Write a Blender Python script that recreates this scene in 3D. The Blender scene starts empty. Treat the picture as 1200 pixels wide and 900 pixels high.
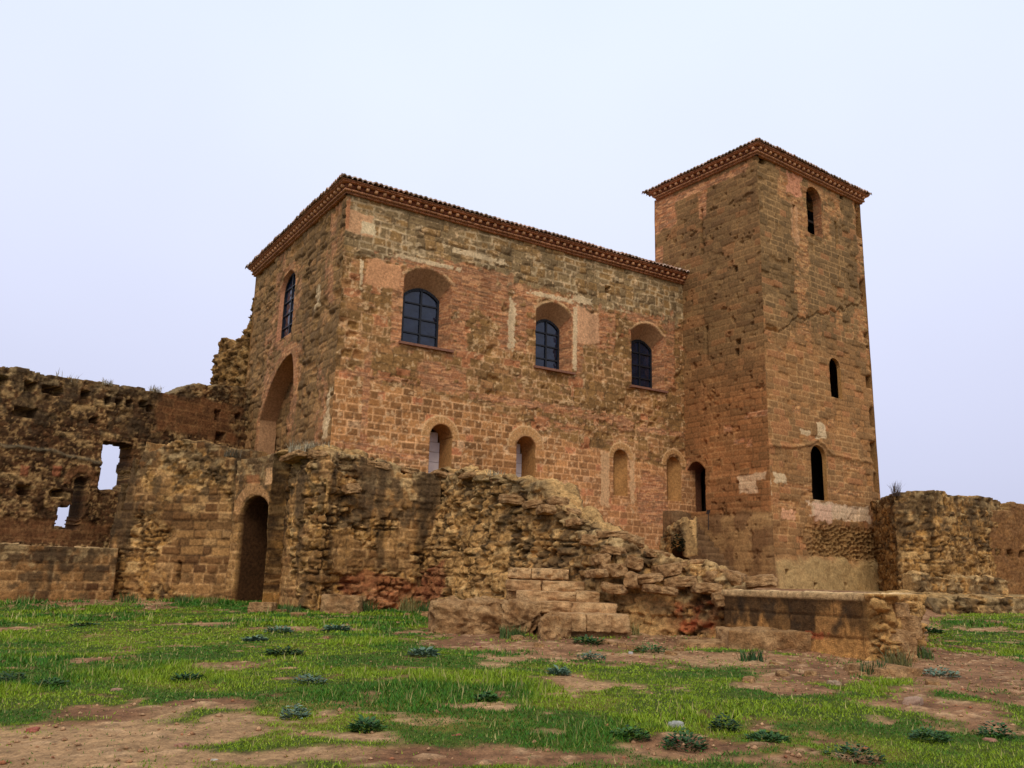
import bpy, bmesh, math, random
import numpy as np
from mathutils import Matrix, Vector

# ------------------------------------------------------------------ scene, camera, sky, sun
SC = bpy.context.scene
COL = SC.collection
F = 1022.0; PITCH = math.radians(12.72); ROLL = math.radians(1.37); CAM = np.array([0, 0, 1.6])
cp, sp, cr, sr = math.cos(PITCH), math.sin(PITCH), math.cos(ROLL), math.sin(ROLL)
FW = np.array([0, cp, sp]); UP0 = np.array([0, -sp, cp]); RT0 = np.array([1., 0, 0])
RT = cr*RT0 + sr*UP0; DN = -(cr*UP0 - sr*RT0)
cam = bpy.data.cameras.new('camera'); co = bpy.data.objects.new('camera', cam); COL.objects.link(co)
M = Matrix(((RT[0], -DN[0], -FW[0], CAM[0]), (RT[1], -DN[1], -FW[1], CAM[1]), (RT[2], -DN[2], -FW[2], CAM[2]), (0, 0, 0, 1)))
co.matrix_world = M
cam.sensor_width = 36; cam.lens = F/1200*36; cam.clip_end = 5000
SC.camera = co
SC.render.resolution_x = 1024; SC.render.resolution_y = 768
SC.view_settings.view_transform = 'Standard'; SC.view_settings.look = 'None'; SC.view_settings.gamma = 1
SC.view_settings.exposure = 0.0

SUN_EL, SUN_AZ = 46.0, 187.0           # azimuth clockwise from +Y : behind the camera, to the right
w = bpy.data.worlds.new('World'); SC.world = w; w.use_nodes = True
nt = w.node_tree; nt.nodes.clear()
def wn(t): return nt.nodes.new(t)
sky = wn('ShaderNodeTexSky'); sky.sky_type = 'NISHITA'; sky.sun_disc = False
sky.sun_elevation = math.radians(SUN_EL); sky.sun_rotation = math.radians(SUN_AZ)
sky.air_density = 1.0; sky.dust_density = 4.0
bg1 = wn('ShaderNodeBackground'); bg1.inputs[1].default_value = 0.05
nt.links.new(sky.outputs[0], bg1.inputs[0])
tc = wn('ShaderNodeTexCoord'); sep = wn('ShaderNodeSeparateXYZ'); nt.links.new(tc.outputs['Generated'], sep.inputs[0])
ramp = wn('ShaderNodeValToRGB'); ramp.color_ramp.interpolation = 'B_SPLINE'
e = ramp.color_ramp.elements
e[0].position = 0.0; e[0].color = (.50, .52, .70, 1)
e[1].position = 1.0; e[1].color = (.70, .79, .93, 1)
for p_, c_ in ((.12, (.59, .61, .80, 1)), (.33, (.70, .735, .93, 1)), (.6, (.76, .84, .98, 1))):
    q = e.new(p_); q.color = c_
nt.links.new(sep.outputs['Z'], ramp.inputs[0])
no = wn('ShaderNodeTexNoise'); no.inputs['Scale'].default_value = 1.6; no.inputs['Detail'].default_value = 3
nt.links.new(tc.outputs['Generated'], no.inputs['Vector'])
mr = wn('ShaderNodeMapRange'); mr.inputs[1].default_value = .3; mr.inputs[2].default_value = .7; mr.inputs[3].default_value = .95; mr.inputs[4].default_value = 1.05
nt.links.new(no.outputs[0], mr.inputs[0])
vm = wn('ShaderNodeVectorMath'); vm.operation = 'SCALE'; nt.links.new(ramp.outputs[0], vm.inputs[0]); nt.links.new(mr.outputs[0], vm.inputs['Scale'])
bg2 = wn('ShaderNodeBackground'); bg2.inputs[1].default_value = 1.25
nt.links.new(vm.outputs[0], bg2.inputs[0])
mx = wn('ShaderNodeMixShader'); mx.inputs[0].default_value = 0.86
nt.links.new(bg1.outputs[0], mx.inputs[1]); nt.links.new(bg2.outputs[0], mx.inputs[2])
wo = wn('ShaderNodeOutputWorld'); nt.links.new(mx.outputs[0], wo.inputs[0])
sl = bpy.data.lights.new('sun', 'SUN'); sl.energy = 1.5; sl.angle = math.radians(28); sl.color = (1.0, .95, .88)
so = bpy.data.objects.new('sun', sl); COL.objects.link(so)
a_, e_ = math.radians(SUN_AZ), math.radians(SUN_EL)
sd = Vector((math.sin(a_)*math.cos(e_), math.cos(a_)*math.cos(e_), math.sin(e_)))
so.rotation_euler = sd.to_track_quat('Z', 'Y').to_euler()

# ------------------------------------------------------------------ surveying helpers
def ray(x, y): return FW*F + RT*(x-600) + DN*(y-450)
def at(x, y, Y):
    d = ray(x, y); return CAM + d*Y/d[1]
def lin(r, g, b, k=1.0):
    c = np.array([r, g, b])/255.0
    return np.where(c <= .04045, c/12.92, ((c+.055)/1.055)**2.4)*k
# ------------------------------------------------------------------ noise
def hsh(i, j, s=0):
    i = np.asarray(i).astype(np.int64); j = np.asarray(j).astype(np.int64)
    h = (i*374761393 + j*668265263 + s*1442695041) & 0xFFFFFFFF
    h = ((h ^ (h >> 13))*1274126177) & 0xFFFFFFFF
    h = ((h ^ (h >> 16))*2246822519) & 0xFFFFFFFF
    return ((h ^ (h >> 15)) & 0xFFFFFF)/float(0x1000000)
def vn(x, y, s=0):
    i = np.floor(x); j = np.floor(y); fx = x-i; fy = y-j
    fx = fx*fx*(3-2*fx); fy = fy*fy*(3-2*fy)
    a = hsh(i, j, s); b = hsh(i+1, j, s); c = hsh(i, j+1, s); d = hsh(i+1, j+1, s)
    return (a*(1-fx)+b*fx)*(1-fy)+(c*(1-fx)+d*fx)*fy
def fbm(x, y, s=0, o=4):
    r = 0; a = .5; t = 0
    for k in range(o):
        r = r+a*vn(x*2**k+k*17.3, y*2**k-k*9.1, s+k); t += a; a *= .5
    return r/t
def sm(x, a, b):
    t = np.clip((x-a)/(b-a), 0, 1); return t*t*(3-2*t)
def mixc(a, b, m):
    m = np.asarray(m)[..., None]; return a*(1-m)+b*m
def cells(s, z, seed, hc, wc, jit=.35, wrp=0.0, hv=.25):
    """irregular stone courses: returns three hashes per stone and the distance to its joint"""
    if wrp:
        s2 = s+(fbm(s*1.3, z*1.3, seed+50, 3)-.5)*wrp*2; z = z+(fbm(s*1.1+9, z*1.6, seed+60, 3)-.5)*wrp*2; s = s2
    rng = np.random.RandomState(seed)
    zr = np.concatenate([[-6], -6+np.cumsum(hc*(1+hv*(rng.rand(900)*2-1)))])
    row = np.clip(np.searchsorted(zr, z)-1, 0, 899)
    off = hsh(row, 7, seed)*10; ww = wc*(.75+.6*hsh(row, 3, seed))
    x = (s+off)/ww; i = np.floor(x)
    J = lambda k: (hsh(row, k, seed+11)-.5)*jit*2
    i = np.where(x < i+J(i), i-1, i); i = np.where(x >= i+1+J(i+1), i+1, i)
    ex = np.minimum(x-(i+J(i)), (i+1+J(i+1))-x)*ww
    ez = np.minimum(z-zr[row], zr[np.clip(row+1, 0, 900)]-z)
    ed = np.minimum(ex, ez)
    return hsh(row, i, seed+1), hsh(row, i, seed+2), hsh(row, i, seed+3), ed
def voro(x, y, seed, jit=.9):
    """cellular stones: nearest hash and distance to border"""
    i = np.floor(x); j = np.floor(y); d1 = np.full(x.shape, 9.); d2 = np.full(x.shape, 9.); h = np.zeros(x.shape); g = np.zeros(x.shape)
    for a in (-1, 0, 1):
        for b in (-1, 0, 1):
            px_ = i+a+.5+(hsh(i+a, j+b, seed)-.5)*jit; py_ = j+b+.5+(hsh(i+a, j+b, seed+1)-.5)*jit
            d = np.hypot(x-px_, y-py_); nh = hsh(i+a, j+b, seed+2); ng = hsh(i+a, j+b, seed+3)
            c = d < d1
            d2 = np.where(c, d1, np.minimum(d2, d)); h = np.where(c, nh, h); g = np.where(c, ng, g); d1 = np.minimum(d1, d)
    return h, g, d2-d1

# ------------------------------------------------------------------ materials
def newmat(name):
    m = bpy.data.materials.new(name); m.use_nodes = True; m.node_tree.nodes.clear(); return m, m.node_tree
def stone_mat(name, fine=.25, bump=.35, scale=9.0, rough=.95, base=None, attr=True, bdist=.02, c2=None, lich=None):
    m, t = newmat(name); N = t.nodes.new; L = t.links.new
    out = N('ShaderNodeOutputMaterial'); b = N('ShaderNodeBsdfPrincipled'); L(b.outputs[0], out.inputs[0])
    b.inputs['Roughness'].default_value = rough
    b.inputs['Specular IOR Level'].default_value = .15
    geo = N('ShaderNodeNewGeometry')
    tcn = N('ShaderNodeTexCoord')
    n1 = N('ShaderNodeTexNoise'); n1.inputs['Scale'].default_value = scale; n1.inputs['Detail'].default_value = 8; n1.inputs['Roughness'].default_value = .65
    n2 = N('ShaderNodeTexNoise'); n2.inputs['Scale'].default_value = scale*5; n2.inputs['Detail'].default_value = 4
    src = geo.outputs['Position'] if attr else tcn.outputs['Object']
    L(src, n1.inputs['Vector']); L(src, n2.inputs['Vector'])
    mr1 = N('ShaderNodeMapRange'); mr1.inputs[1].default_value = .3; mr1.inputs[2].default_value = .7; mr1.inputs[3].default_value = 1-fine; mr1.inputs[4].default_value = 1+fine
    L(n1.outputs[0], mr1.inputs[0])
    mr2 = N('ShaderNodeMapRange'); mr2.inputs[1].default_value = .3; mr2.inputs[2].default_value = .7; mr2.inputs[3].default_value = 1-fine*.6; mr2.inputs[4].default_value = 1+fine*.6
    L(n2.outputs[0], mr2.inputs[0])
    mu = N('ShaderNodeMath'); mu.operation = 'MULTIPLY'; L(mr1.outputs[0], mu.inputs[0]); L(mr2.outputs[0], mu.inputs[1])
    sc_ = N('ShaderNodeVectorMath'); sc_.operation = 'SCALE'; L(mu.outputs[0], sc_.inputs['Scale'])
    if attr:
        at_ = N('ShaderNodeAttribute'); at_.attribute_name = 'Col'; L(at_.outputs['Color'], sc_.inputs[0])
    else:
        n3 = N('ShaderNodeTexNoise'); n3.inputs['Scale'].default_value = scale*.35; n3.inputs['Detail'].default_value = 5
        L(src, n3.inputs['Vector'])
        rp = N('ShaderNodeValToRGB'); rp.color_ramp.elements[0].position = .35; rp.color_ramp.elements[1].position = .65
        rp.color_ramp.elements[0].color = (*base, 1); rp.color_ramp.elements[1].color = (*(c2 if c2 is not None else base), 1)
        if lich is not None:
            q = rp.color_ramp.elements.new(.74); q.color = (*lich, 1)
        L(n3.outputs[0], rp.inputs[0]); L(rp.outputs[0], sc_.inputs[0])
    L(sc_.outputs[0], b.inputs['Base Color'])
    ad = N('ShaderNodeMath'); ad.operation = 'MULTIPLY_ADD'; L(n2.outputs[0], ad.inputs[0]); ad.inputs[1].default_value = .35; L(n1.outputs[0], ad.inputs[2])
    bp = N('ShaderNodeBump'); bp.inputs['Strength'].default_value = bump; bp.inputs['Distance'].default_value = bdist
    L(ad.outputs[0], bp.inputs['Height']); L(bp.outputs[0], b.inputs['Normal'])
    return m
def plain_mat(name, col, rough=.6, metal=0.0, var=.15, scale=6, spec=.3):
    m, t = newmat(name); N = t.nodes.new; L = t.links.new
    out = N('ShaderNodeOutputMaterial'); b = N('ShaderNodeBsdfPrincipled'); L(b.outputs[0], out.inputs[0])
    b.inputs['Roughness'].default_value = rough; b.inputs['Metallic'].default_value = metal; b.inputs['Specular IOR Level'].default_value = spec
    tcn = N('ShaderNodeTexCoord'); n1 = N('ShaderNodeTexNoise'); n1.inputs['Scale'].default_value = scale; n1.inputs['Detail'].default_value = 5
    L(tcn.outputs['Object'], n1.inputs['Vector'])
    mr1 = N('ShaderNodeMapRange'); mr1.inputs[1].default_value = .3; mr1.inputs[2].default_value = .7; mr1.inputs[3].default_value = 1-var; mr1.inputs[4].default_value = 1+var
    L(n1.outputs[0], mr1.inputs[0]); s_ = N('ShaderNodeVectorMath'); s_.operation = 'SCALE'; s_.inputs[0].default_value = col
    L(mr1.outputs[0], s_.inputs['Scale']); L(s_.outputs[0], b.inputs['Base Color'])
    return m
G = 1.25                                       # base colour = surveyed colour * G
MS = stone_mat('masonry', fine=.36, bump=.7, scale=10, bdist=.035)
MR = stone_mat('rubble', fine=.5, bump=1.0, scale=9.0, bdist=.05)
MG = stone_mat('soil', fine=.45, bump=.9, scale=9.0, bdist=.04)
MT = stone_mat('roof_tile', fine=.3, bump=.3, scale=7)
MROCK = stone_mat('boulder', fine=.5, bump=1.0, scale=8, attr=False, base=lin(134, 96, 58, 1.15), c2=lin(168, 130, 86, 1.15), lich=lin(78, 60, 42, 1.1), bdist=.09)
MIRON = plain_mat('black_iron', (.012, .012, .014), .5, .0, .1)
MRUST = plain_mat('rusty_iron', (.03, .02, .016), .8, .0, .3)
MPALE = plain_mat('alabaster', tuple(lin(172, 164, 160, 1.9)), .7, 0, .12, 2.5)
MSILL = plain_mat('brick_sill', tuple(lin(118, 80, 60, G)), .9, 0, .3, 9)
MWHITE = plain_mat('white_frame', tuple(lin(170, 160, 155, G)), .7, 0, .1)
MDOORW = plain_mat('dark_wood', (.03, .018, .012), .8, 0, .3, 8)
MGLASS = plain_mat('window_glass', (.008, .013, .028), .08, 0, .6, 1.6, spec=.5)
_t = MGLASS.node_tree; _b = [n for n in _t.nodes if n.type == 'BSDF_PRINCIPLED'][0]; _n = _t.nodes.new('ShaderNodeTexNoise'); _n.inputs['Scale'].default_value = 2.2; _c = _t.nodes.new('ShaderNodeTexCoord'); _t.links.new(_c.outputs['Object'], _n.inputs['Vector'])
_p = _t.nodes.new('ShaderNodeBump'); _p.inputs['Strength'].default_value = .2; _p.inputs['Distance'].default_value = .25; _t.links.new(_n.outputs[0], _p.inputs['Height']); _t.links.new(_p.outputs[0], _b.inputs['Normal'])

TINT = {'masonry': np.array([1.29, 1.22, 1.0]), 'rubble': np.array([1.52, 1.31, .96]), 'soil': np.array([1.34, 1.22, 1.0])}

# ------------------------------------------------------------------ object helpers
def tag(o, label=None, cat=None, group=None, kind=None):
    if label: o['label'] = label
    if cat: o['category'] = cat
    if group: o['group'] = group
    if kind: o['kind'] = kind
    return o
def empty(name, loc, label, cat, group=None):
    o = bpy.data.objects.new(name, None); COL.objects.link(o); o.location = loc; return tag(o, label, cat, group)
def build(name, V, Fc, mat, parent=None, colors=None, smooth=True):
    """V (n,3) world positions, Fc (m,4) or list of faces"""
    V = np.asarray(V, dtype=np.float64)
    if parent is not None:
        org = np.array(parent.location)
        if parent.parent is not None: org = org+np.array(parent.parent.location)
    else: org = np.array([V[:, 0].mean(), V[:, 1].mean(), V[:, 2].min()])
    me = bpy.data.meshes.new(name); V = V-org
    if isinstance(Fc, np.ndarray):
        k = Fc.shape[1]; n = len(Fc)
        me.vertices.add(len(V)); me.vertices.foreach_set('co', V.ravel().astype(np.float32))
        me.loops.add(n*k); me.loops.foreach_set('vertex_index', Fc.ravel().astype(np.int32))
        me.polygons.add(n); me.polygons.foreach_set('loop_start', (np.arange(n)*k).astype(np.int32))
        me.polygons.foreach_set('loop_total', np.full(n, k, np.int32))
        me.update(calc_edges=True); me.validate()
    else:
        me.from_pydata([tuple(v) for v in V], [], [tuple(f) for f in Fc]); me.update()
    if colors is not None:
        colors = np.clip(colors*TINT.get(mat.name, np.ones(3)), 0, .85)
        a = me.color_attributes.new('Col', 'FLOAT_COLOR', 'POINT')
        a.data.foreach_set('color', np.concatenate([colors, np.ones((len(colors), 1))], 1).astype(np.float32).ravel())
    if smooth: me.polygons.foreach_set('use_smooth', np.ones(len(me.polygons), bool))
    me.materials.append(mat)
    o = bpy.data.objects.new(name, me); COL.objects.link(o)
    if parent is not None: o.parent = parent
    else: o.location = org
    return o
def boxes(bl):
    """bl: list of (center, axes(3 vectors half-size)) -> V,F"""
    V = []; Fs = []
    for c, ax in bl:
        b = len(V)
        for i in (-1, 1):
            for j in (-1, 1):
                for k in (-1, 1): V.append(np.array(c)+i*ax[0]+j*ax[1]+k*ax[2])
        for f in ((0, 1, 3, 2), (4, 6, 7, 5), (0, 4, 5, 1), (2, 3, 7, 6), (0, 2, 6, 4), (1, 5, 7, 3)): Fs.append([b+q for q in f])
    return np.array(V), Fs

# ------------------------------------------------------------------ masonry slab on a plan path
class Path:
    def __init__(self, pts):
        self.p = np.array(pts, float)[:, :2]; d = np.diff(self.p, axis=0); self.L = np.hypot(d[:, 0], d[:, 1])
        self.s = np.concatenate([[0], np.cumsum(self.L)]); self.d = d/self.L[:, None]; self.len = self.s[-1]
    def pos(self, s):
        return np.stack([np.interp(s, self.s, self.p[:, 0]), np.interp(s, self.s, self.p[:, 1])], -1)
    def nrm(self, s, r=.25):
        a = self.pos(np.clip(s-r, 0, self.len)); b = self.pos(np.clip(s+r, 0, self.len)); d = b-a
        d /= np.maximum(np.hypot(d[..., 0], d[..., 1]), 1e-6)[..., None]
        return np.stack([d[..., 1], -d[..., 0]], -1)      # right of travel = towards the viewer when travelling left to right
    def sz(self, px, py):
        """where the sight line of a surveyed point meets the path"""
        r = ray(px, py); best = None
        for k in range(len(self.L)):
            n = np.array([self.d[k][1], -self.d[k][0]]); den = r[:2]@n
            if abs(den) < 1e-9: continue
            t = ((self.p[k]-CAM[:2])@n)/den
            q = CAM+r*t; u = (q[:2]-self.p[k])@self.d[k]
            lo = 0 if k > 0 else -99; hi = self.L[k] if k < len(self.L)-1 else 1e9
            over = max(lo-u, u-hi, 0)
            if t > 0 and (best is None or over < best[0]): best = (over, self.s[k]+u, q[2])
        return best[1], best[2]
    def prof(self, pl):
        a = np.array([self.sz(*q) for q in pl]); a = a[np.argsort(a[:, 0])]; return a[:, 0], a[:, 1]
def sight(px, py, Y): return at(px, py, Y)[:2]

def arch(path, l, r, apex, bot, rise=None, pointed=False, D=.7, splay=.0, zs=1.0, mode='open', col=None, n=14, ax=None):
    """opening surveyed by left x, right x at mid height, apex y, bottom y"""
    ym = (apex+bot)/2
    s0, _ = path.sz(l, ym); s1, _ = path.sz(r, ym); xm = (l+r)/2
    _, zt = path.sz(xm, apex); _, zb = path.sz(xm, bot)
    w_ = s1-s0; rise = w_/2 if rise is None else rise*w_
    return dict(c=(s0+s1)/2, w=w_, zb=zb, zt=zt, zs=zt-rise, rise=rise, pointed=pointed, D=D, splay=splay, sz=zs, mode=mode, col=col, n=n, ax=ax)
def o_top(o, x):
    u = np.clip(np.abs(x)/(o['w']/2), 0, 1)
    if o.get('ax') is not None:
        a = o['ax']*o['w']/2; x = x-a; u = np.clip(np.abs(x)/np.where(x < 0, o['w']/2+a, o['w']/2-a), 0, 1); return o['zs']+o['rise']*(1-u**2.2)
    if o['rise'] <= 0: return np.full_like(u, o['zs'])
    if o['pointed']: return o['zs']+o['rise']*np.sqrt(np.clip(1-((u+.35)/1.35)**2, 0, 1))/math.sqrt(1-(.35/1.35)**2)
    if o['rise'] < .4*o['w']:
        return o['zs']+o['rise']*(1-u**2)
    return o['zs']+o['rise']*np.sqrt(1-u**2)
def o_in(o, s, z):
    if o['mode'] == 'hole': return o['fn'](s, z)
    x = s-o['c']; return (np.abs(x) < o['w']/2) & (z > o['zb']) & (z < o_top(o, x))

def masonry(name, path, z0, z1, res, painter, parent=None, ops=(), keep=None, T=None, mat=None, resz=None, sm_n=.25, topcol=None, rag=.06, s0=0., s1=None, nT=6):
    s1 = path.len if s1 is None else s1; resz = resz or res
    ns = max(2, int(round((s1-s0)/res))+1); nz = max(2, int(round((z1-z0)/resz))+1)
    S, Z = np.meshgrid(np.linspace(s0, s1, ns), np.linspace(z0, z1, nz), indexing='ij'); S = S.ravel(); Z = Z.ravel()
    col, dsp = painter(S, Z)
    idx = np.arange(ns*nz).reshape(ns, nz)
    fa = np.stack([idx[:-1, :-1], idx[1:, :-1], idx[1:, 1:], idx[:-1, 1:]], -1)      # (ns-1,nz-1,4)
    sc_ = (S[fa].mean(-1)); zc = Z[fa].mean(-1)
    fid = np.zeros(sc_.shape, int)                                                # 0 = kept, -1 = outside, k = opening k
    if keep is not None: fid[~keep(sc_, zc)] = -1
    for k, o in enumerate(ops): fid[(fid == 0) & o_in(o, sc_, zc)] = k+1
    P = np.pad(fid, 1, constant_values=-2)
    P[1:-1, 0] = 0 if True else -2                                               # no bridging under the wall
    if T is None:                                                                # single skin: outer rim is not bridged
        P[0, :] = np.where(P[0, :] == -2, 0, P[0, :]); P[-1, :] = 0; P[:, -1] = 0; P[:, 0] = 0
    E = []; EK = []
    c = P[1:-1, 1:-1]
    for di, dj, ea, eb in ((-1, 0, 3, 0), (1, 0, 1, 2), (0, -1, 0, 1), (0, 1, 2, 3)):
        nb = P[1+di:P.shape[0]-1+di, 1+dj:P.shape[1]-1+dj]
        m_ = (c == 0) & (nb != 0)
        E.append(np.stack([fa[..., ea][m_], fa[..., eb][m_]], -1)); EK.append(nb[m_])
    E = np.concatenate(E); EK = np.concatenate(EK)
    ds = (s1-s0)/(ns-1)*1.1
    for k, o in enumerate(ops):                                                  # snap rims onto the true outline
        if o['mode'] == 'hole': continue
        v = np.unique(E[EK == k+1]); 
        if len(v) == 0: continue
        hw = o['w']/2; xt = np.linspace(-hw, hw, 400); tp = o_top(o, xt); tp[0] = tp[1]; tp[-1] = tp[-2]
        zl_ = np.linspace(o['zb'], tp[0], 200); zr2 = np.linspace(o['zb'], tp[-1], 200)
        qx = np.concatenate([xt, np.full(200, -hw), np.full(200, hw), xt[::4]])+o['c']; qz = np.concatenate([tp, zl_, zr2, np.full(100, o['zb'])])
        nn_ = np.argmin((S[v][:, None]-qx[None])**2+(Z[v][:, None]-qz[None])**2, 1)
        S[v] = qx[nn_]; Z[v] = qz[nn_]
        dsp[v] = dsp[v]*.4
    XY = path.pos(S)
    ex = np.where(S < 0, S, np.where(S > path.len, S-path.len, 0))
    XY = XY+np.where((S < 0)[:, None], path.d[0], path.d[-1])*ex[:, None]
    NR = path.nrm(S, sm_n)
    pos = np.concatenate([XY+NR*dsp[:, None], Z[:, None]], 1)
    keepf = fa[fid == 0]
    V = [pos]; FF = [keepf]; C = [col]; nv = len(pos)
    N3 = np.concatenate([NR, np.zeros((len(NR), 1))], 1)
    kinds = sorted(set(EK.tolist()))
    if T is not None:
        bd = (fbm(S*1.2, Z*1.2, 91)-.5)*.2
        bpos = np.concatenate([XY-NR*(T+bd)[:, None] if np.ndim(T) else XY-NR*(T+bd)[:, None], Z[:, None]], 1)
        V.append(bpos); C.append(col*.95); FF.append(keepf[:, ::-1]+nv); back0 = nv; nv += len(bpos)
    for k in kinds:
        ed = E[EK == k]; vs = np.unique(ed); mp = {}
        li = np.searchsorted(vs, ed)
        o = ops[k-1] if k > 0 else None
        thru = (o is None) or o['mode'] in ('through', 'hole')
        if o is None and T is None: continue
        nl = nT if thru else o['n']
        prev = vs.copy(); p0 = pos[vs]; c0 = col[vs]
        for q in range(1, nl+1):
            t = q/nl
            if thru and q == nl: cur = vs+back0
            else:
                if thru:
                    pp = p0*(1-t)+bpos[vs]*t
                    amp = rag*math.sin(math.pi*t)**.5
                    jz = (fbm(S[vs]*2.3+t*3.1, Z[vs]*2.3+t*2.2, 71, 4)-.5)*2
                    h1, h2, e_ = voro(S[vs]*2.6+3, np.full(len(vs), t*np.mean(T)*2.6)+Z[vs], 33)
                    pp = pp+np.array([0, 0, 1])*((jz*1.2+(h1-.5)*1.3)*amp)[:, None]
                    if o is None:
                        tcx = topcol if topcol is not None else lin(142, 118, 84, G)
                        cc = mixc(c0, tcx*(.65+.7*h2[:, None]), np.clip(t*3, 0, .85)*np.ones(len(vs)))
                    else: cc = c0*(.9)
                else:
                    if o['mode'] == 'niche':
                        th = t*math.pi/2; dd = o['D']*math.sin(th); fx = max(math.cos(th), .02); fz = 1.0
                    else:
                        dd = o['D']*t; fx = 1-(o['splay']*2/o['w'])*t; fz = o['sz']+(1-o['sz'])*(1-t)
                    s_ = o['c']+(S[vs]-o['c'])*fx; z_ = o['zb']+(Z[vs]-o['zb'])*fz
                    xy = path.pos(s_)+np.where((s_ < 0)[:, None], path.d[0]*np.minimum(s_, 0)[:, None], path.d[-1]*np.maximum(s_-path.len, 0)[:, None])
                    pp = np.concatenate([xy+NR[vs]*(dsp[vs]*(1-t)-dd)[:, None], z_[:, None]], 1)
                    up = Z[vs] > o['zs']+.05
                    if o['col'] is not None: cc = o['col'](s_, z_, dd, up)
                    else: cc = c0*.95
                cur = np.arange(nv, nv+len(vs)); V.append(pp); C.append(cc); nv += len(vs)
            a_i = prev[li[:, 0]]; b_i = prev[li[:, 1]]; c_i = cur[li[:, 1]]; d_i = cur[li[:, 0]]
            FF.append(np.stack([b_i, a_i, d_i, c_i], -1)); prev = cur
        if o is not None and o['mode'] == 'blind':
            ctr = pp.mean(0); V.append(ctr[None]); C.append(cc.mean(0)[None]); ci = nv; nv += 1
            FF.append(np.stack([prev[li[:, 1]], prev[li[:, 0]], np.full(len(li), ci), np.full(len(li), ci)], -1)) if False else None
            tri = np.stack([prev[li[:, 1]], prev[li[:, 0]], np.full(len(li), ci)], -1)
            TRI = tri
            # split each triangle as a degenerate free quad by adding a midpoint
            mid = (np.concatenate(V)[tri[:, 1]]+ctr)/2; mi = np.arange(nv, nv+len(tri)); V.append(mid); C.append(np.repeat(cc.mean(0)[None], len(tri), 0)); nv += len(tri)
            FF.append(np.stack([tri[:, 0], tri[:, 1], mi, tri[:, 2]], -1))
    V = np.concatenate(V); FF = np.concatenate(FF); C = np.clip(np.concatenate(C), .002, .9)
    used = np.zeros(len(V), bool); used[FF.ravel()] = True; rm = np.cumsum(used)-1
    return build(name, V[used], rm[FF], mat or MS, parent, C[used], smooth=(mat is not MR))

# ------------------------------------------------------------------ masonry painters
def shade(c, h, a): return c*(1-a/2+a*np.asarray(h))[..., None]
def brick(s, z, seed=5):
    h1, h2, h3, ed = cells(s, z, seed, .085, .30, .25, .02)
    c = mixc(lin(150, 98, 66, G), lin(122, 80, 56, G), h1); c = mixc(c, lin(172, 124, 88, G), (h2 > .72)*.8); c = mixc(c, lin(104, 74, 54, G), (h3 < .15)*.8)
    m = 1-sm(ed, .006, .02); c = mixc(c, lin(168, 132, 108, G), m*.55*(h3*.5+.5))
    n = fbm(s*3, z*3, seed+7)
    c = mixc(c, lin(112, 84, 62, G), sm(n, .55, .75)*.6)
    return c, (h1-.5)*.02-m*.012
def blob(P, s, z, px, py, rx, ry, seed=0, soft=.12, warp=.45):
    """surveyed patch: centre and radii on the photo, on wall path P"""
    cs, cz = P.sz(px, py); s1, _ = P.sz(px+rx, py); _, z1 = P.sz(px, py-ry)
    rs = abs(s1-cs); rz = abs(z1-cz)
    k = 1.1/max(min(rs, rz), .2)
    wx = (fbm(s*k, z*k, 200+seed, 4)-.5)*warp*2; wz = (fbm(s*k+31, z*k+7, 300+seed, 4)-.5)*warp*2
    d = np.maximum(np.abs((s-cs)/rs+wx), np.abs((z-cz)/rz+wz))
    return 1-sm(d, 1-soft, 1+soft)
def streak(s, z, seed, fs=1.5, fz=.12): return fbm(s*fs, z*fz, seed, 4)
def hole(s, z, cs, cz, w_, h_): return (np.abs(s-cs) < w_/2) & (np.abs(z-cz) < h_/2)

C_ORNG = lin(146, 100, 60, G); C_BRWN = lin(116, 88, 58, G); C_GREY = lin(116, 97, 72, G); C_DARK = lin(84, 64, 44, G); C_MORT = lin(178, 136, 98, G); C_PALE = lin(176, 154, 126, G)

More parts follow.
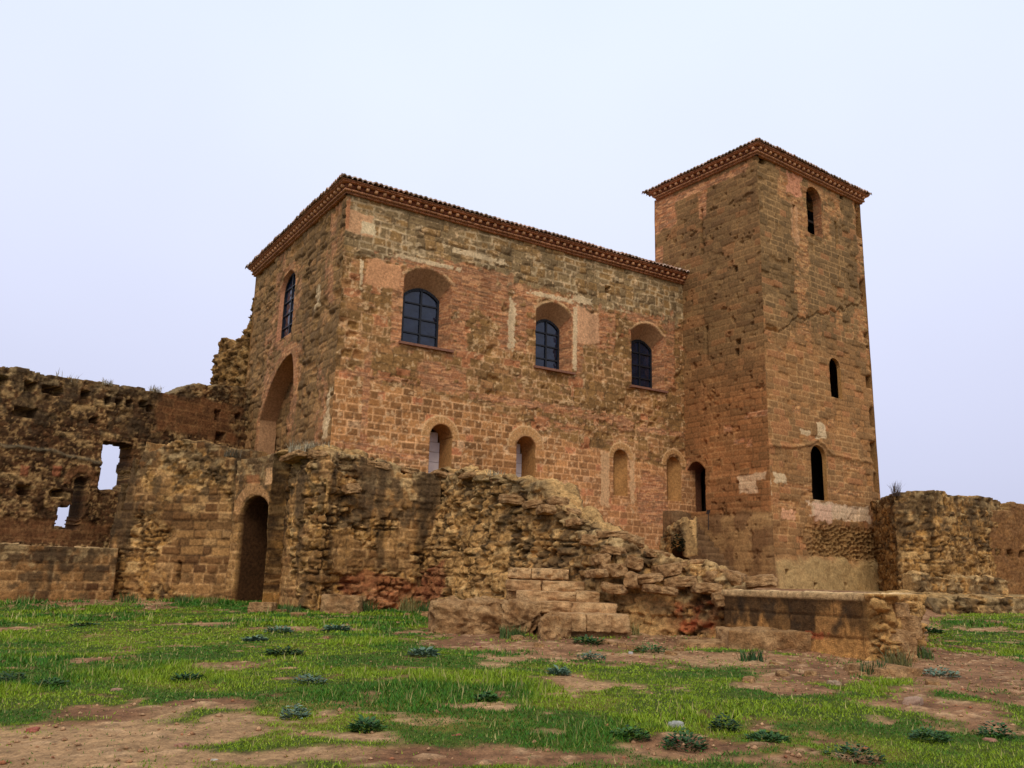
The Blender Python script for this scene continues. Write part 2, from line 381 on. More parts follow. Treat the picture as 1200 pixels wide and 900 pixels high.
def facade_paint(P):
    def f(s, z):
        # low: sawn ashlar
        a1, a2, a3, ae = cells(s, z, 21, .295, .46, .28, .015, .12)
        cA = mixc(lin(140, 97, 60, G), lin(108, 76, 49, G), a1); cA = mixc(cA, lin(162, 116, 76, G), (a2 > .85)*.7)
        mA = 1-sm(ae, .012, .045); cA = mixc(cA, lin(186, 142, 104, G), mA*.95*(.6+.4*fbm(s*1.5, z*1.5, 8)))
        cA = mixc(cA, lin(186, 150, 118, G), ((a3 > .93))*.55*sm(fbm(s*5, z*5, 3), .4, .55))
        cA = mixc(cA, lin(160, 100, 72, G), ((a3 < .06))*.7)
        dA = (a1-.5)*.03*sm(ae, 0, .05)-mA*.008
        # high: rough squared blocks with smeared pale mortar
        b1, b2, b3, be = cells(s, z, 22, .36, .50, .45, .10, .35)
        cB = mixc(lin(124, 103, 75, G), lin(98, 80, 58, G), b1); cB = mixc(cB, lin(130, 98, 60, G), (b2 > .7)*.6)
        mB = 1-sm(be, .015, .06); pm = sm(fbm(s*.9, z*.9, 12), .42, .6)
        cB = mixc(cB, C_PALE, mB*(.12+.5*pm)); cB = mixc(cB, lin(62, 48, 34, G), (1-sm(be, .0, .035))*(1-pm)*.6)
        cB = mixc(cB, C_PALE, sm(fbm(s*2.2, z*2.6, 14, 5), .68, .73)*.55)
        dB = (b1-.5)*.06*sm(be, 0, .07)-mB*.02*(1-pm)
        # middle: worn soft blocks
        c1, c2, c3, ce = cells(s, z, 23, .33, .48, .45, .12, .35)
        ce = ce+(fbm(s*6, z*6, 44)-.5)*.06
        cC = mixc(lin(126, 94, 58, G), lin(104, 78, 50, G), c1); cC = mixc(cC, lin(146, 104, 70, G), (c2 > .8)*.6)
        er = sm(fbm(s*1.4, z*1.4, 15), .5, .68)
        cC = mixc(cC, lin(66, 50, 34, G), (1-sm(ce, .0, .04))*.65); cC = mixc(cC, lin(168, 130, 96, G), (1-sm(ce, .0, .05))*sm(fbm(s*.7, z*.7, 19), .44, .58)*.85)
        cC = mixc(cC, lin(150, 96, 68, G), ((c3 > .9))*.7)
        dC = (c1-.6)*.12*er*sm(ce, 0, .1)-er*.05-(fbm(s*3, z*3, 16)-.5)*.06
        # zones: boundaries taken along the courses
        _, zu = P.sz(600, 335); _, zl = P.sz(450, 452); _, zl2 = P.sz(700, 520)
        bl = np.interp(s, [0, P.sz(500, 470)[0], P.sz(600, 490)[0], P.sz(700, 520)[0], 19], [zl+.2, zl, zl-.5, zl2-.3, zl2-.9])
        n = (fbm(s*.9, z*.9, 31)-.5)
        mu = sm(z+n*1.6, zu-.15, zu+.15); ml = 1-sm(z+n*1.0, bl-.1, bl+.1)
        col = mixc(mixc(cC, cB, mu), cA, ml); d = 1.5*dC*(1-mu)*(1-ml)+1.6*dB*mu+1.3*dA*ml; col = mixc(col, lin(70, 52, 36, G), sm(fbm(s*5, z*6, 81, 4), .62, .72)*.45); col = mixc(col, lin(190, 158, 124, G), sm(fbm(s*6+4, z*7, 82, 4), .64, .72)*.5)
        # right lower part fades to rosy render
        rs = sm(s+n*3, P.sz(640, 540)[0], P.sz(700, 540)[0])*ml
        col = mixc(col, lin(158, 112, 80, G), rs*.45*(.4+.6*fbm(s*2, z*2, 41)))
        # brick
        bc, bd = brick(s, z)
        mb = 0
        for q in ((572, 348, 42, 22, 1), (600, 385, 17, 30, 2), (536, 372, 12, 44, 3), (468, 360, 8, 46, 4), (712, 386, 10, 26, 5), (675, 395, 9, 42, 6), (560, 322, 40, 9, 7),
                  (610, 345, 22, 12, 9), (500, 312, 40, 5, 10), (760, 374, 26, 5, 11), (784, 415, 7, 40, 12), (652, 348, 30, 5, 13), (766, 578, 14, 23, 14), (767, 600, 16, 14, 15),
                  (770, 505, 40, 3, 16), (640, 476, 90, 3.5, 17), (520, 443, 26, 16, 18), (600, 470, 40, 3, 19), (440, 441, 50, 3, 20), (430, 525, 28, 4.5, 21), (480, 535, 26, 3.5, 22), (700, 489, 50, 3.5, 23),
                  (660, 500, 22, 4, 24), (428, 480, 4, 60, 26)):
            mb = np.maximum(mb, blob(P, s, z, *q[:4], seed=q[4], warp=.5 if q[3] > 6 else 1.2))
        mb = np.maximum(mb, sm(fbm(s*2.2, z*4.0, 77, 5), .68, .72)*(1-ml)*(1-mu)*.7)
        mb = mb*sm(fbm(s*3, z*4, 78, 5)+.12*(mb > .8), .36, .52)*.92
        col = mixc(col, bc, mb); d = d*(1-mb)+(bd-.02)*mb
        # plaster and pink render patches
        for px, py, rx, ry, sd_, cc in ((449, 321, 20, 15, 1, lin(168, 122, 90, G)), (688, 383, 15, 19, 2, lin(178, 136, 106, G)), (421, 262, 16, 13, 3, lin(168, 128, 98, G)), (405, 250, 5, 18, 4, lin(166, 112, 80, G)), (432, 268, 8, 7, 14, lin(178, 160, 132, G)),
                                       (683, 352, 12, 4, 5, C_PALE), (560, 300, 30, 3, 6, C_PALE), (600, 378, 4, 30, 7, C_PALE), (424, 318, 2, 18, 8, C_PALE), (648, 348, 26, 2.5, 9, C_PALE), (674, 392, 2.5, 38, 10, C_PALE), (500, 307, 34, 2.5, 12, C_PALE),
                                       (615, 512, 15, 4, 15, lin(170, 132, 96, G)), (709, 560, 5, 32, 16, lin(168, 134, 102, G)), (741, 560, 3, 32, 17, lin(168, 134, 102, G))):
            m_ = blob(P, s, z, px, py, rx, ry, seed=sd_+60, soft=.06, warp=.28 if min(rx, ry) > 4 else .7)
            cc2 = cc*(.85+.3*fbm(s*4, z*4, 88))[:, None]
            col = mixc(col, cc2, m_*.9); d = d*(1-m_)+.0*m_
        # arch rings round the niches
        for px, apex, sp_ in ((516, 497, 512), (616, 511, 524), (728, 526, 537), (790, 535, 545)):
            cs, cz = P.sz(px, sp_); rr = np.hypot(s-cs, z-cz); th = np.arctan2(z-cz, s-cs)
            wr = .42 if px < 700 else .30
            ri = (P.sz(px+12, sp_)[0]-cs)*(1.0 if px < 700 else .75)
            ring = (rr > ri) & (rr < ri+wr) & (z > cz-.05)
            jt = np.abs(((th*4.2) % 1)-.5) > .44
            edge = (rr > ri+wr-.07) & ring
            col = mixc(col, lin(150, 112, 74, G), ring*.8); col = mixc(col, lin(176, 142, 106, G), (ring & (jt | edge))*.7)
            d = np.where(ring, .015, d)
        for o in Wn:
            x = s-o['c']; hw = o['w']/2; tp = o_top(o, np.clip(x, -hw, hw)); on = (np.abs(x) < hw+.12) & (z > tp) & (z < tp+.11+.05*fbm(s*3, z*0, 7))
            col = mixc(col, lin(178, 146, 112, G), on*.6*sm(fbm(s*2.2, z*2, 79), .3, .45))
        # grime
        st = sm(streak(s, z, 55), .55, .75)
        col = col*(1-.22*st*sm(z, 8, 14))[:, None]
        lg = fbm(s*.45, z*.45, 66); col = col*(.82+.36*lg)[:, None]
        # small square vent
        hs, hz = P.sz(712, 339); hm = hole(s, z, hs, hz, .30, .32); d = np.where(hm, -.9, d)
        return col, d
    return f

def tower_left_paint(P):
    def f(s, z):
        a1, a2, a3, ae = cells(s, z, 31, .30, .52, .3, .03, .15)
        dk = sm(z, 9.5, 13.5)
        cA = mixc(lin(134, 90, 57, G), lin(106, 74, 47, G), a1); cU = mixc(lin(112, 86, 58, G), lin(92, 68, 46, G), a1)
        c = mixc(cA, cU, dk); m = 1-sm(ae, .01, .04); pm = sm(fbm(s*.8, z*.8, 32), .4, .62)
        c = mixc(c, lin(150, 112, 76, G), m*pm*.55*(1-.3*dk)); c = mixc(c, lin(60, 46, 32, G), m*(1-pm)*.45)
        c = mixc(c, lin(128, 88, 58, G), (a2 > .86)*.5)
        er = sm(fbm(s*1.6+3, z*1.6, 33), .56, .7)
        d = (a1-.5)*.05*(.3+er)-m*.015-er*.03
        # scattered pits
        pit = sm(fbm(s*3.5, z*3.5, 36, 3), .72, .78); d = d-pit*.10
        # brick under the eaves at the far edge and on the cornice
        bc, bd = brick(s, z, 6)
        mb = 0
        for q in ((776, 250, 14, 20, 1), (815, 222, 60, 4, 2), (823, 240, 5, 14, 3), (770, 300, 6, 10, 4), (852, 502, 4, 4, 8), (866, 517, 6, 3, 9), (878, 519, 3, 4, 10), (806, 545, 3, 8, 11), (890, 484, 18, 3, 12)):
            mb = np.maximum(mb, blob(P, s, z, *q[:4], seed=q[4]+20))
        c = mixc(c, bc, mb); d = d*(1-mb)+(bd-.03)*mb
        m_ = blob(P, s, z, 877, 567, 11, 11, seed=3, soft=.05, warp=.3); m_ = np.maximum(m_, blob(P, s, z, 893, 558, 5, 4, seed=4))
        c = mixc(c, lin(172, 144, 118, G), m_*.9)
        # set-back lines: lower plinth steps out
        _, zp = P.sz(860, 556); _, zq = P.sz(860, 604)
        d = d+.08*(1-sm(z+(fbm(s*2, z*0, 5)-.5)*.1, zp-.06, zp+.06))+.22*(1-sm(z, zq-.25, zq+.0))+np.clip((zq-z)*.05, 0, 1)
        lo = 1-sm(z+(fbm(s, z, 38)-.5)*.6, zq-.1, zq+.2)
        c = mixc(c, lin(128, 100, 68, G)*(.75+.4*fbm(s*2.5, z*2.5, 39))[:, None], lo*.8)
        c = mixc(c, lin(82, 56, 38, G), lo*sm(fbm(s*1.1, z*1.1, 43), .45, .6)*.7)
        # slots and cracks
        for x0, y0, x1, y1, w_ in ((827, 382, 828, 421, .17), (822, 244, 823, 298, .15), (862, 312, 862, 319, .22), (865, 397, 865, 403, .32), (864, 409, 864, 418, .22)):
            sa, za = P.sz(x0, y0); sb, zb = P.sz(x1, y1); cs = (sa+sb)/2+(fbm(z*2, z*0, 3)-.5)*(.15 if x0 == 822 else 0)
            d = np.where((np.abs(s-cs) < w_/2) & (z < za) & (z > zb), -.95, d)
        lg = fbm(s*.5, z*.4, 46); c = c*(.80+.4*lg)[:, None]
        return c, d
    return f

def tower_right_paint(P):
    def f(s, z):
        a1, a2, a3, ae = cells(s, z, 41, .30, .55, .3, .03, .15)
        dk = sm(z+(fbm(s*.6, z*.6, 3)-.5)*3, P.sz(950, 420)[1], P.sz(950, 350)[1])
        cA = mixc(lin(138, 99, 64, G), lin(112, 84, 56, G), a1); cU = mixc(lin(120, 93, 63, G), lin(96, 75, 51, G), a1)
        c = mixc(cA, cU, dk); m = 1-sm(ae, .01, .04); pm = sm(fbm(s*.9, z*.9, 42), .38, .6)
        c = mixc(c, lin(166, 130, 92, G), m*pm*.6); c = mixc(c, lin(64, 50, 34, G), m*(1-pm)*.45)
        c = mixc(c, lin(150, 100, 68, G), (a2 > .88)*.5)
        er = sm(fbm(s*1.3+3, z*1.3, 43), .52, .68)
        mid = sm(z, P.sz(950, 455)[1], P.sz(950, 440)[1])*(1-sm(z, P.sz(950, 400)[1], P.sz(950, 370)[1]))
        er = np.clip(er+mid*.6, 0, 1)
        d = (a1-.5)*.08*(.25+er)-m*.015-er*.05-(fbm(s*3, z*3, 26)-.5)*.05*er
        bc, bd = brick(s, z, 8); mb = 0
        for q in ((938, 270, 8, 60, 1), (941, 345, 7, 45, 2), (957, 222, 12, 8, 3), (968, 250, 4, 30, 4), (1007, 275, 4, 40, 5), (1014, 345, 3, 18, 15), (1012, 385, 5, 16, 6), (924, 220, 10, 16, 7), (978, 240, 8, 14, 8),
                  (905, 396, 4, 5, 9), (915, 410, 3, 6, 10), (930, 395, 3, 6, 11), (962, 385, 3, 8, 12), (985, 375, 4, 10, 13), (998, 390, 3, 8, 14), (935, 478, 4, 7, 15), (958, 492, 3, 4, 16), (975, 495, 3, 5, 17), (1003, 500, 3, 6, 18),
                  (1000, 546, 14, 4, 19), (975, 575, 30, 3, 20), (935, 570, 16, 3, 22), (925, 592, 22, 4, 21), (1025, 602, 6, 8, 23)):
            mb = np.maximum(mb, blob(P, s, z, *q[:4], seed=q[4]+120, warp=.7))
        bc = bc*np.array([1.0, 1.08, .95]); mb = mb*sm(fbm(s*2.5, z*3, 79, 4), .30, .48); c = mixc(c, bc, mb*.9); d = d*(1-mb)+(bd-.03)*mb
        for px, py, rx, ry, sd_, cc in ((985, 600, 34, 9, 1, lin(182, 156, 132, G)), (965, 602, 10, 10, 2, lin(186, 150, 130, G)), (925, 603, 8, 6, 3, lin(178, 132, 104, G)), (962, 505, 5, 9, 4, C_PALE), (944, 507, 6, 3, 5, C_PALE), (930, 214, 8, 12, 7, lin(170, 116, 92, G)),
                                       (914, 560, 7, 6, 6, C_PALE), (900, 570, 4, 10, 8, C_PALE), (932, 262, 4, 20, 9, lin(160, 122, 92, G))):
            m_ = blob(P, s, z, px, py, rx, ry, seed=sd_+160, soft=.06, warp=.5); c = mixc(c, cc*(.85+.3*fbm(s*4, z*4, 88))[:, None], m_*.85)
        # diagonal crack from the near corner up to the far corner (old roof scar)
        xs, zs_ = P.prof([(900, 388), (915, 385), (940, 372), (965, 365), (990, 362), (1015, 355)])
        zc = np.interp(s, xs, zs_)+(fbm(s*2.5, s*0, 47)-.5)*.5
        d = d-.08*(1-sm(np.abs(z-zc), .02, .10)); d = d-.05*(1-sm(z, zc-.05, zc+.05))*sm(z, zc-4, zc-.5)
        xs, zs_ = P.prof([(903, 522), (925, 524), (945, 522), (960, 515), (975, 533), (1000, 538), (1030, 545)])
        zc = np.interp(s, xs, zs_)+(fbm(s*3, s*0, 57)-.5)*.15; d = d+.07*(1-sm(np.abs(z-zc), .03, .12))
        # pocked band and battered base
        zt = P.sz(970, 612)[1]; zb = P.sz(970, 655)[1]
        band = sm(z+(fbm(s*1.2, z*1.2, 58)-.5)*1.0, zb-.2, zb+.2)*(1-sm(z, zt-.5, zt+.1))*sm(s+(fbm(z, s, 5)-.5)*2, 1.8, 3.2)
        h1, h2, ve = voro(s*4.0, z*4.4, 59); d = d-band*(.12+.18*(h1 > .5))*sm(ve, .05, .3); c = mixc(c, lin(120, 92, 58, G)*(.7+.5*h2)[:, None], band*.8)
        bs = 1-sm(z+(fbm(s*1.0, z*1.2, 61)-.5)*.9, zb-.25, zb+.15)
        c = mixc(c, lin(142, 118, 82, G)*(.75+.5*fbm(s*3, z*5, 62))[:, None], bs*.85); d = d*(1-bs*.6)+bs*.14+np.clip((zb-z)*.16, 0, 1)+bs*(fbm(s*2, z*2, 63)-.5)*.12
        # slots, put-log holes, cracks
        for x0, y0, x1, y1, w_ in ((931, 240, 932, 277, .22), (980, 260, 981, 293, .20), (894, 183, 894, 191, .34), (986, 227, 986, 233, .3), (1004, 238, 1004, 246, .3), (926, 303, 926, 309, .22), (917, 668, 917, 673, .22), (983, 300, 984, 330, .09), (948, 683, 948, 688, .2), (984, 683, 984, 687, .2)):
            sa, za = P.sz(x0, y0); sb, zb2 = P.sz(x1, y1)
            d = np.where((np.abs(s-(sa+sb)/2-(fbm(z*3, z*0, 9)-.5)*.08) < w_/2) & (z < za) & (z > zb2), -.95, d)
        # far corner is ragged
        rg = sm(s, P.len-.55, P.len-.02); d = d-rg*sm(fbm(s*.2, z*1.5, 64, 5), .48, .7)*.55
        lg = fbm(s*.5, z*.5, 65); c = c*(.82+.36*lg)[:, None]
        return c, d
    return f

EN1 = []
def end_paint(P):
    def f(s, z):
        c1, c2, c3, ce = cells(s, z, 51, .34, .55, .5, .16, .4); ce = ce+(fbm(s*5, z*5, 54)-.5)*.08
        c = mixc(lin(122, 94, 62, G), lin(96, 74, 50, G), c1); c = mixc(c, lin(140, 104, 70, G), (c2 > .75)*.6)
        m = 1-sm(ce, .0, .05); c = mixc(c, lin(62, 46, 32, G), m*.55)
        er = sm(fbm(s*1.0, z*1.3, 55), .4, .62)
        d = (c1-.5)*.20*er*sm(ce, 0, .1)-er*.06-m*.03+(fbm(s*2, z*2, 56)-.5)*.14
        bc, bd = brick(s, z, 9); mb = 0
        for q in ((335, 318, 12, 6, 1), (326, 350, 5, 40, 2), (346, 345, 7, 28, 3), (325, 400, 16, 24, 4), (314, 440, 6, 50, 5), (345, 450, 5, 50, 6), (394, 262, 7, 30, 7), (385, 330, 6, 40, 8), (375, 480, 6, 50, 9)):
            mb = np.maximum(mb, blob(P, s, z, *q[:4], seed=q[4]+220, warp=.7))
        o = EN1[0] if EN1 else None
        if o is not None:
            x = s-o['c']; up_ = o_top(dict(o, w=o['w']+.9, zs=o['zs'], rise=o['rise']+.55), x); ins = (z < up_) & (np.abs(x) < o['w']/2+.45) & (z > o['zs']-2.5)
            rb = brick(s*.6, z*.6, 15)[0]*np.array([1.05, 1.05, 1.0]); c = mixc(c, rb, ins*.75*sm(fbm(s*2, z*2, 80, 4), .3, .45)); d = np.where(ins, d*.25+.01, d)
        mb = mb*sm(fbm(s*3, z*3, 77, 4), .36, .55); c = mixc(c, bc, mb*.7); d = d*(1-mb*.6)
        for px, py, rx, ry, sd_ in ((384, 480, 2, 22, 1), (381, 500, 3, 14, 2), (372, 350, 3, 12, 3), (396, 500, 3, 20, 4)):
            m_ = blob(P, s, z, px, py, rx, ry, seed=sd_+260, warp=.7); c = mixc(c, C_PALE, m_*.7)
        st = sm(streak(s, z, 57, 1.2, .1), .5, .7); c = c*(1-.2*st)[:, None]
        lg = fbm(s*.5, z*.5, 58); c = c*(.8+.4*lg)[:, None]
        hs, hz = P.sz(336, 470)
        return c, d
    return f

def rubble_paint(P, seed=0, tone=1.0, big=1.0, dark=.4, rough=1.0, ashlar=None, lichtop=None, batter=0., zt=None, redlow=False, cols=None, hc=.26, wc=.42):
    """coursed rubble: rounded protruding blocks with deep open joints"""
    ca, cb = cols or (lin(152, 118, 72, G), lin(100, 76, 46, G))
    def f(s, z):
        s1 = s+(fbm(s*7, z*7, 66+seed, 3)-.5)*.10; z1 = z+(fbm(s*7+5, z*7, 67+seed, 3)-.5)*.10
        h1, h2, h3, ed = cells(s1, z1, 61+seed, hc*big, wc*big, .6, .10*big, .55)
        q1, q2, qe = voro(s1*3.6/big+7, z1*5.0/big, 68+seed)
        mv = sm(fbm(s*.9, z*.9, 69+seed, 4), .52, .60); hh = h1*(1-mv)+q1*mv; e2 = ed*(1-mv)+qe*.12*mv
        c = mixc(ca, cb, hh)*tone; c = mixc(c, lin(172, 148, 110, G)*tone, (h2*(1-mv)+q2*mv > .84)*.6); c = mixc(c, lin(88, 64, 42, G)*tone, (h3 < .14)*.6)
        joint = 1-sm(e2, .006, .045*big)
        n1 = fbm(s*.8, z*.8, 80+seed); n2 = fbm(s*2.4, z*2.4, 90+seed, 5); n3 = fbm(s*9, z*11, 92+seed, 4)
        gap = sm(fbm(s*2, z*2, 93+seed, 3), .42, .58)
        c = mixc(c, lin(52, 38, 25, G)*tone, joint*.9*gap); c = mixc(c, lin(158, 130, 94, G)*tone, joint*.5*(1-gap))
        rg = np.abs(fbm(s*1.7, z*2.6, 94+seed, 4)-.5)*2
        cav = sm(fbm(s*3.2, z*4.2, 99+seed, 3), .64, .72)
        tl = (hsh(np.floor(hh*9973), 5, 3)-.5)*2; d = rough*((hh-.55)*.20*sm(e2, 0, .03*big)-.11*joint*(.3+gap)+(n1-.5)*.34+(n2-.5)*.10-(n3-.5)*.09-(1-sm(rg, 0, .10))*.06-cav*.14)
        c = mixc(c, lin(50, 38, 26, G)*tone, cav*.6); c = mixc(c, lin(172, 144, 104, G)*tone, sm(n3+(n2-.5)*.5, .60, .68)*.6); c = mixc(c, lin(70, 54, 38, G)*tone, sm(n3+(.5-n2)*.4, .42, .30)*0+(1-sm(n3, .30, .40))*.6)
        if ashlar is not None:
            am = ashlar(s, z)
            b1, b2, b3, be = cells(s, z, 161+seed, .34, .55, .3, .03, .2)
            ac = mixc(lin(140, 110, 74, G), lin(92, 66, 43, G), b1)*tone; mm = 1-sm(be, .012, .055)
            ac = mixc(ac, lin(64, 44, 31, G)*tone, (b2 > .72)*.6); ac = mixc(ac, lin(160, 132, 96, G)*tone, (b3 > .88)*.5); ac = mixc(ac, lin(166, 136, 100, G)*tone, mm*.7*sm(fbm(s*1.5, z*1.5, 4), .3, .55)); ac = mixc(ac, lin(48, 35, 25, G)*tone, mm*.6*(1-sm(fbm(s*1.5, z*1.5, 4), .35, .5)))
            c = mixc(c, ac, am); d = d*(1-am)+am*((b1-.5)*.07*sm(be, 0, .06)-mm*.03+(n2-.5)*.05)
        if zt is not None:
            top = zt(s); dz = top-z
            li = sm(fbm(s*3, z*3, 95+seed, 5)-dz*.09, .36, .50)
            c = mixc(c, lin(64, 55, 44, G)*tone, li*.7*(dz < 2.5)); li2 = sm(fbm(s*4+9, z*4, 96+seed, 5)-dz*.22, .46, .56)
            c = mixc(c, lin(152, 134, 104, G)*tone, li2*.55)
            stn = sm(streak(s, z, 97+seed, 1.6, .22)-dz*.04, .50, .62); c = mixc(c, lin(62, 50, 38, G)*tone, stn*dark)
            d = d+batter*dz
        lg = fbm(s*.5, z*.5, 98+seed); c = c*(.75+.5*lg)[:, None]
        return c, d
    return f

# ================================================================== GROUND
dC = 33.0
AC, AT = math.radians(57.34), math.radians(53.55)
uC = np.array([math.sin(AC), math.cos(AC)]); uT = np.array([math.sin(AT), math.cos(AT)])
nC = np.array([-math.cos(AC), math.sin(AC)]); nT_ = np.array([-math.cos(AT), math.sin(AT)])     # away from the viewer
Cn = sight(395, 400, dC)                                        # near corner of the church
def hit(px, py, p0, u):
    r = ray(px, py)[:2]; A = np.array([[r[0], -u[0]], [r[1], -u[1]]]); t = np.linalg.solve(A, p0); return p0+u*t[1]
Jn = hit(802, 440, Cn, uC)                                      # church meets tower
Tn = hit(900, 500, Jn, -nT_)                                    # near corner of the tower
Rn = hit(1021, 430, Tn, uT)                                     # right corner of the tower
Ln = hit(293, 400, Cn, nC)                                      # far left corner of the church
TW = np.linalg.norm(Rn-Tn); TD = np.linalg.norm(hit(767, 262, Tn, nT_)-Tn); print('TD', TD)

CTRL = [(600, 900, 8.2), (100, 900, 7.8), (1100, 900, 8.4), (300, 800, 12.6), (600, 800, 12.8), (900, 800, 13.0), (-200, 800, 12.5), (1400, 800, 13),
        (50, 704, 33), (-100, 704, 31), (250, 705, 32.5), (295, 702, 31.4), (380, 716, 28.2), (510, 712, 29.6), (350, 716, 29), (520, 742, 21.2), (620, 750, 20.2), (700, 745, 20.6),
        (780, 742, 21), (860, 752, 20.0), (950, 768, 17.8), (1035, 782, 16), (1090, 775, 17.2), (1150, 765, 19.2), (1250, 762, 19.5), (1100, 750, 22), (1200, 722, 29), (1080, 722, 28), (1300, 722, 29), (400, 735, 22.5), (200, 735, 22.5), (0, 735, 22.5)]
CP = np.array([at(*q) for q in CTRL])
def smoothz(X, Y):
    base = np.clip((Y-8)*.03, -.05, .45)
    cb = np.clip((CP[:, 1]-8)*.03, -.05, .45); num = 0; den = 0.04
    for (x, y, z), b in zip(CP, cb):
        wgt = np.exp(-((X-x)**2+(Y-y)**2)/(2*3.0**2)); num = num+wgt*(z-b); den = den+wgt
    return base+num/den
# raised terrace behind the ruins and in front of the tower
TERR = [sight(868, 700, 20.9), sight(1022, 700, 17.3), sight(1062, 700, 19.4), sight(1075, 700, 27), sight(1120, 700, 30.5), sight(1330, 700, 31), sight(1800, 700, 40), sight(1800, 700, 80), sight(200, 700, 120), sight(300, 700, 44),
        sight(420, 700, 32.5), sight(505, 700, 32.3), sight(640, 700, 27.5), sight(760, 700, 24)]
TERR = np.array(TERR)
def polysd(X, Y, poly):
    d = np.full(np.shape(X), 1e9); ins = np.zeros(np.shape(X), bool); n = len(poly)
    for i in range(n):
        a = poly[i]; b = poly[(i+1) % n]; e_ = b-a
        t = np.clip(((X-a[0])*e_[0]+(Y-a[1])*e_[1])/(e_@e_), 0, 1)
        d = np.minimum(d, np.hypot(X-a[0]-e_[0]*t, Y-a[1]-e_[1]*t))
        c_ = ((a[1] <= Y) != (b[1] <= Y)) & (X < (b[0]-a[0])*(Y-a[1])/((b[1]-a[1]) if b[1] != a[1] else 1e-9)+a[0]); ins ^= c_
    return np.where(ins, -d, d)
def zg(X, Y):
    X = np.asarray(X, float); Y = np.asarray(Y, float)
    b = smoothz(X, Y)
    t = 1-sm(polysd(X, Y, TERR), -.9, .05)
    top = 1.44+np.clip((Y-20)*.004, 0, .12)
    z = b*(1-t)+top*t
    far = sm(Y, 70, 160); z = z*(1-far)-6*far
    return z
def gpt(px, py):
    r = ray(px, py); t = .02
    lo, hi = 2., 60.
    for Yd in np.arange(3, 60, .1):
        q = CAM+r*(Yd/r[1])
        if q[2] <= float(smoothz(q[0], q[1])): return q
    return CAM+r*(45/r[1])
def gell(X, Y, px, py, rx, ry, seed, warp=1.7, soft=.6):
    c = gpt(px, py); a = gpt(px, py-ry); b = gpt(px, py+ry); R1 = rx*c[1]/F; R2 = max((a[1]-b[1])/2, .2); cy = (a[1]+b[1])/2
    wx = (fbm(X*1.3, Y*1.3, 400+seed, 6)-.5)*warp; wy = (fbm(X*1.3+40, Y*1.3, 420+seed, 6)-.5)*warp
    return 1-sm(np.hypot((X-c[0])/R1+wx, (Y-cy)/R2+wy), 1-soft, 1+soft)
DIRT = [(110, 862, 170, 20, 1), (40, 890, 220, 22, 2), (330, 893, 170, 12, 3), (600, 890, 190, 10, 4), (900, 893, 60, 6, 41), (255, 827, 34, 6, 5), (565, 831, 48, 6, 6), (80, 706, 140, 4, 7), (110, 777, 26, 4, 8), (420, 868, 60, 7, 9), (130, 838, 70, 8, 91),
        (620, 757, 130, 9, 10), (760, 770, 120, 9, 11), (560, 742, 70, 8, 12), (880, 775, 110, 12, 13), (1000, 790, 110, 14, 14), (1150, 800, 110, 28, 15), (1120, 835, 70, 14, 16), (790, 755, 90, 8, 17), (820, 870, 30, 4, 18), (770, 745, 90, 10, 19), (920, 808, 50, 7, 20),
        (1240, 800, 110, 30, 21), (290, 860, 26, 5, 22), (700, 770, 30, 8, 23), (1100, 770, 60, 15, 24), (990, 768, 100, 16, 25), (470, 712, 60, 4, 26), (660, 800, 40, 5, 27), (800, 885, 60, 5, 28)]
def dirtmask(X, Y):
    m = np.zeros(np.shape(X))
    for q in DIRT: m = np.maximum(m, gell(X, Y, *q))
    g = fbm(X*.7, Y*.7, 500, 5)
    m = np.maximum(m, sm(g, .64, .72)*.7); m = np.maximum(m, sm(fbm(X*2.1, Y*2.1, 503, 4), .62, .72)*.6)
    m = np.where(Y > 60, 1.0*(fbm(X*.05, Y*.05, 5) > .5), m)
    # worn breaks of the turf inside the dirt edge
    m = np.clip(m+(fbm(X*2.2, Y*2.2, 501, 5)-.5)*1.3*sm(m, 0, .3)*(1-sm(m, .85, 1)*.4), 0, 1)
    return m
def axis(lo, a, b, hi, step, g=1.25):
    mid = np.arange(a, b, step); L = []; x = a; d = step
    while x > lo: d *= g; x -= d; L.append(x)
    R = []; x = mid[-1]; d = step
    while x < hi: d *= g; x += d; R.append(x)
    return np.array(L[::-1]+list(mid)+R)
xs = axis(-3000, -17, 17, 3000, .11); ys = axis(-400, 6.5, 31, 3500, .10)
X, Y = np.meshgrid(xs, ys, indexing='ij'); Xr, Yr = X.ravel(), Y.ravel()
Zr = zg(Xr, Yr)
dm = dirtmask(Xr, Yr)
near = (Yr < 60)
peb1, peb2, pe = voro(Xr*5.5, Yr*5.5, 9)
sto = (peb1 > .80)*sm(pe, .08, .25)*near
Zr = Zr+near*(fbm(Xr*7, Yr*7, 608, 3)-.5)*.03*dm+near*((fbm(Xr*.8, Yr*.8, 601)-.5)*.10+(fbm(Xr*3, Yr*3, 602)-.5)*.05)+sto*dm*.02+(1-dm)*near*.015
cd = mixc(lin(122, 92, 68, G), lin(98, 70, 50, G), sm(fbm(Xr*1.3, Yr*1.3, 603), .35, .65)); cd = mixc(cd, lin(146, 120, 90, G), sm(fbm(Xr*.5, Yr*.5, 604), .5, .62)*.6)
cd = mixc(cd, lin(160, 132, 104, G), sto*.7*(peb2 > .4)); cd = mixc(cd, lin(134, 92, 66, G), sto*.4*(peb2 < .12))
cg = mixc(lin(62, 72, 20, G), lin(42, 56, 16, G), fbm(Xr*1.1, Yr*1.1, 605)); cg = mixc(cg, lin(98, 86, 40, G), sm(fbm(Xr*.9, Yr*.9, 606), .58, .72)*.6)
dm = np.where(polysd(Xr, Yr, TERR) < .6, 1.0, dm)
cd = cd*(.62+.50*fbm(Xr*4.5, Yr*4.5, 609, 4))[:, None]
gc = mixc(cg, cd, sm(dm+(fbm(Xr*4, Yr*4, 607, 3)-.5)*.5, .2, .75))
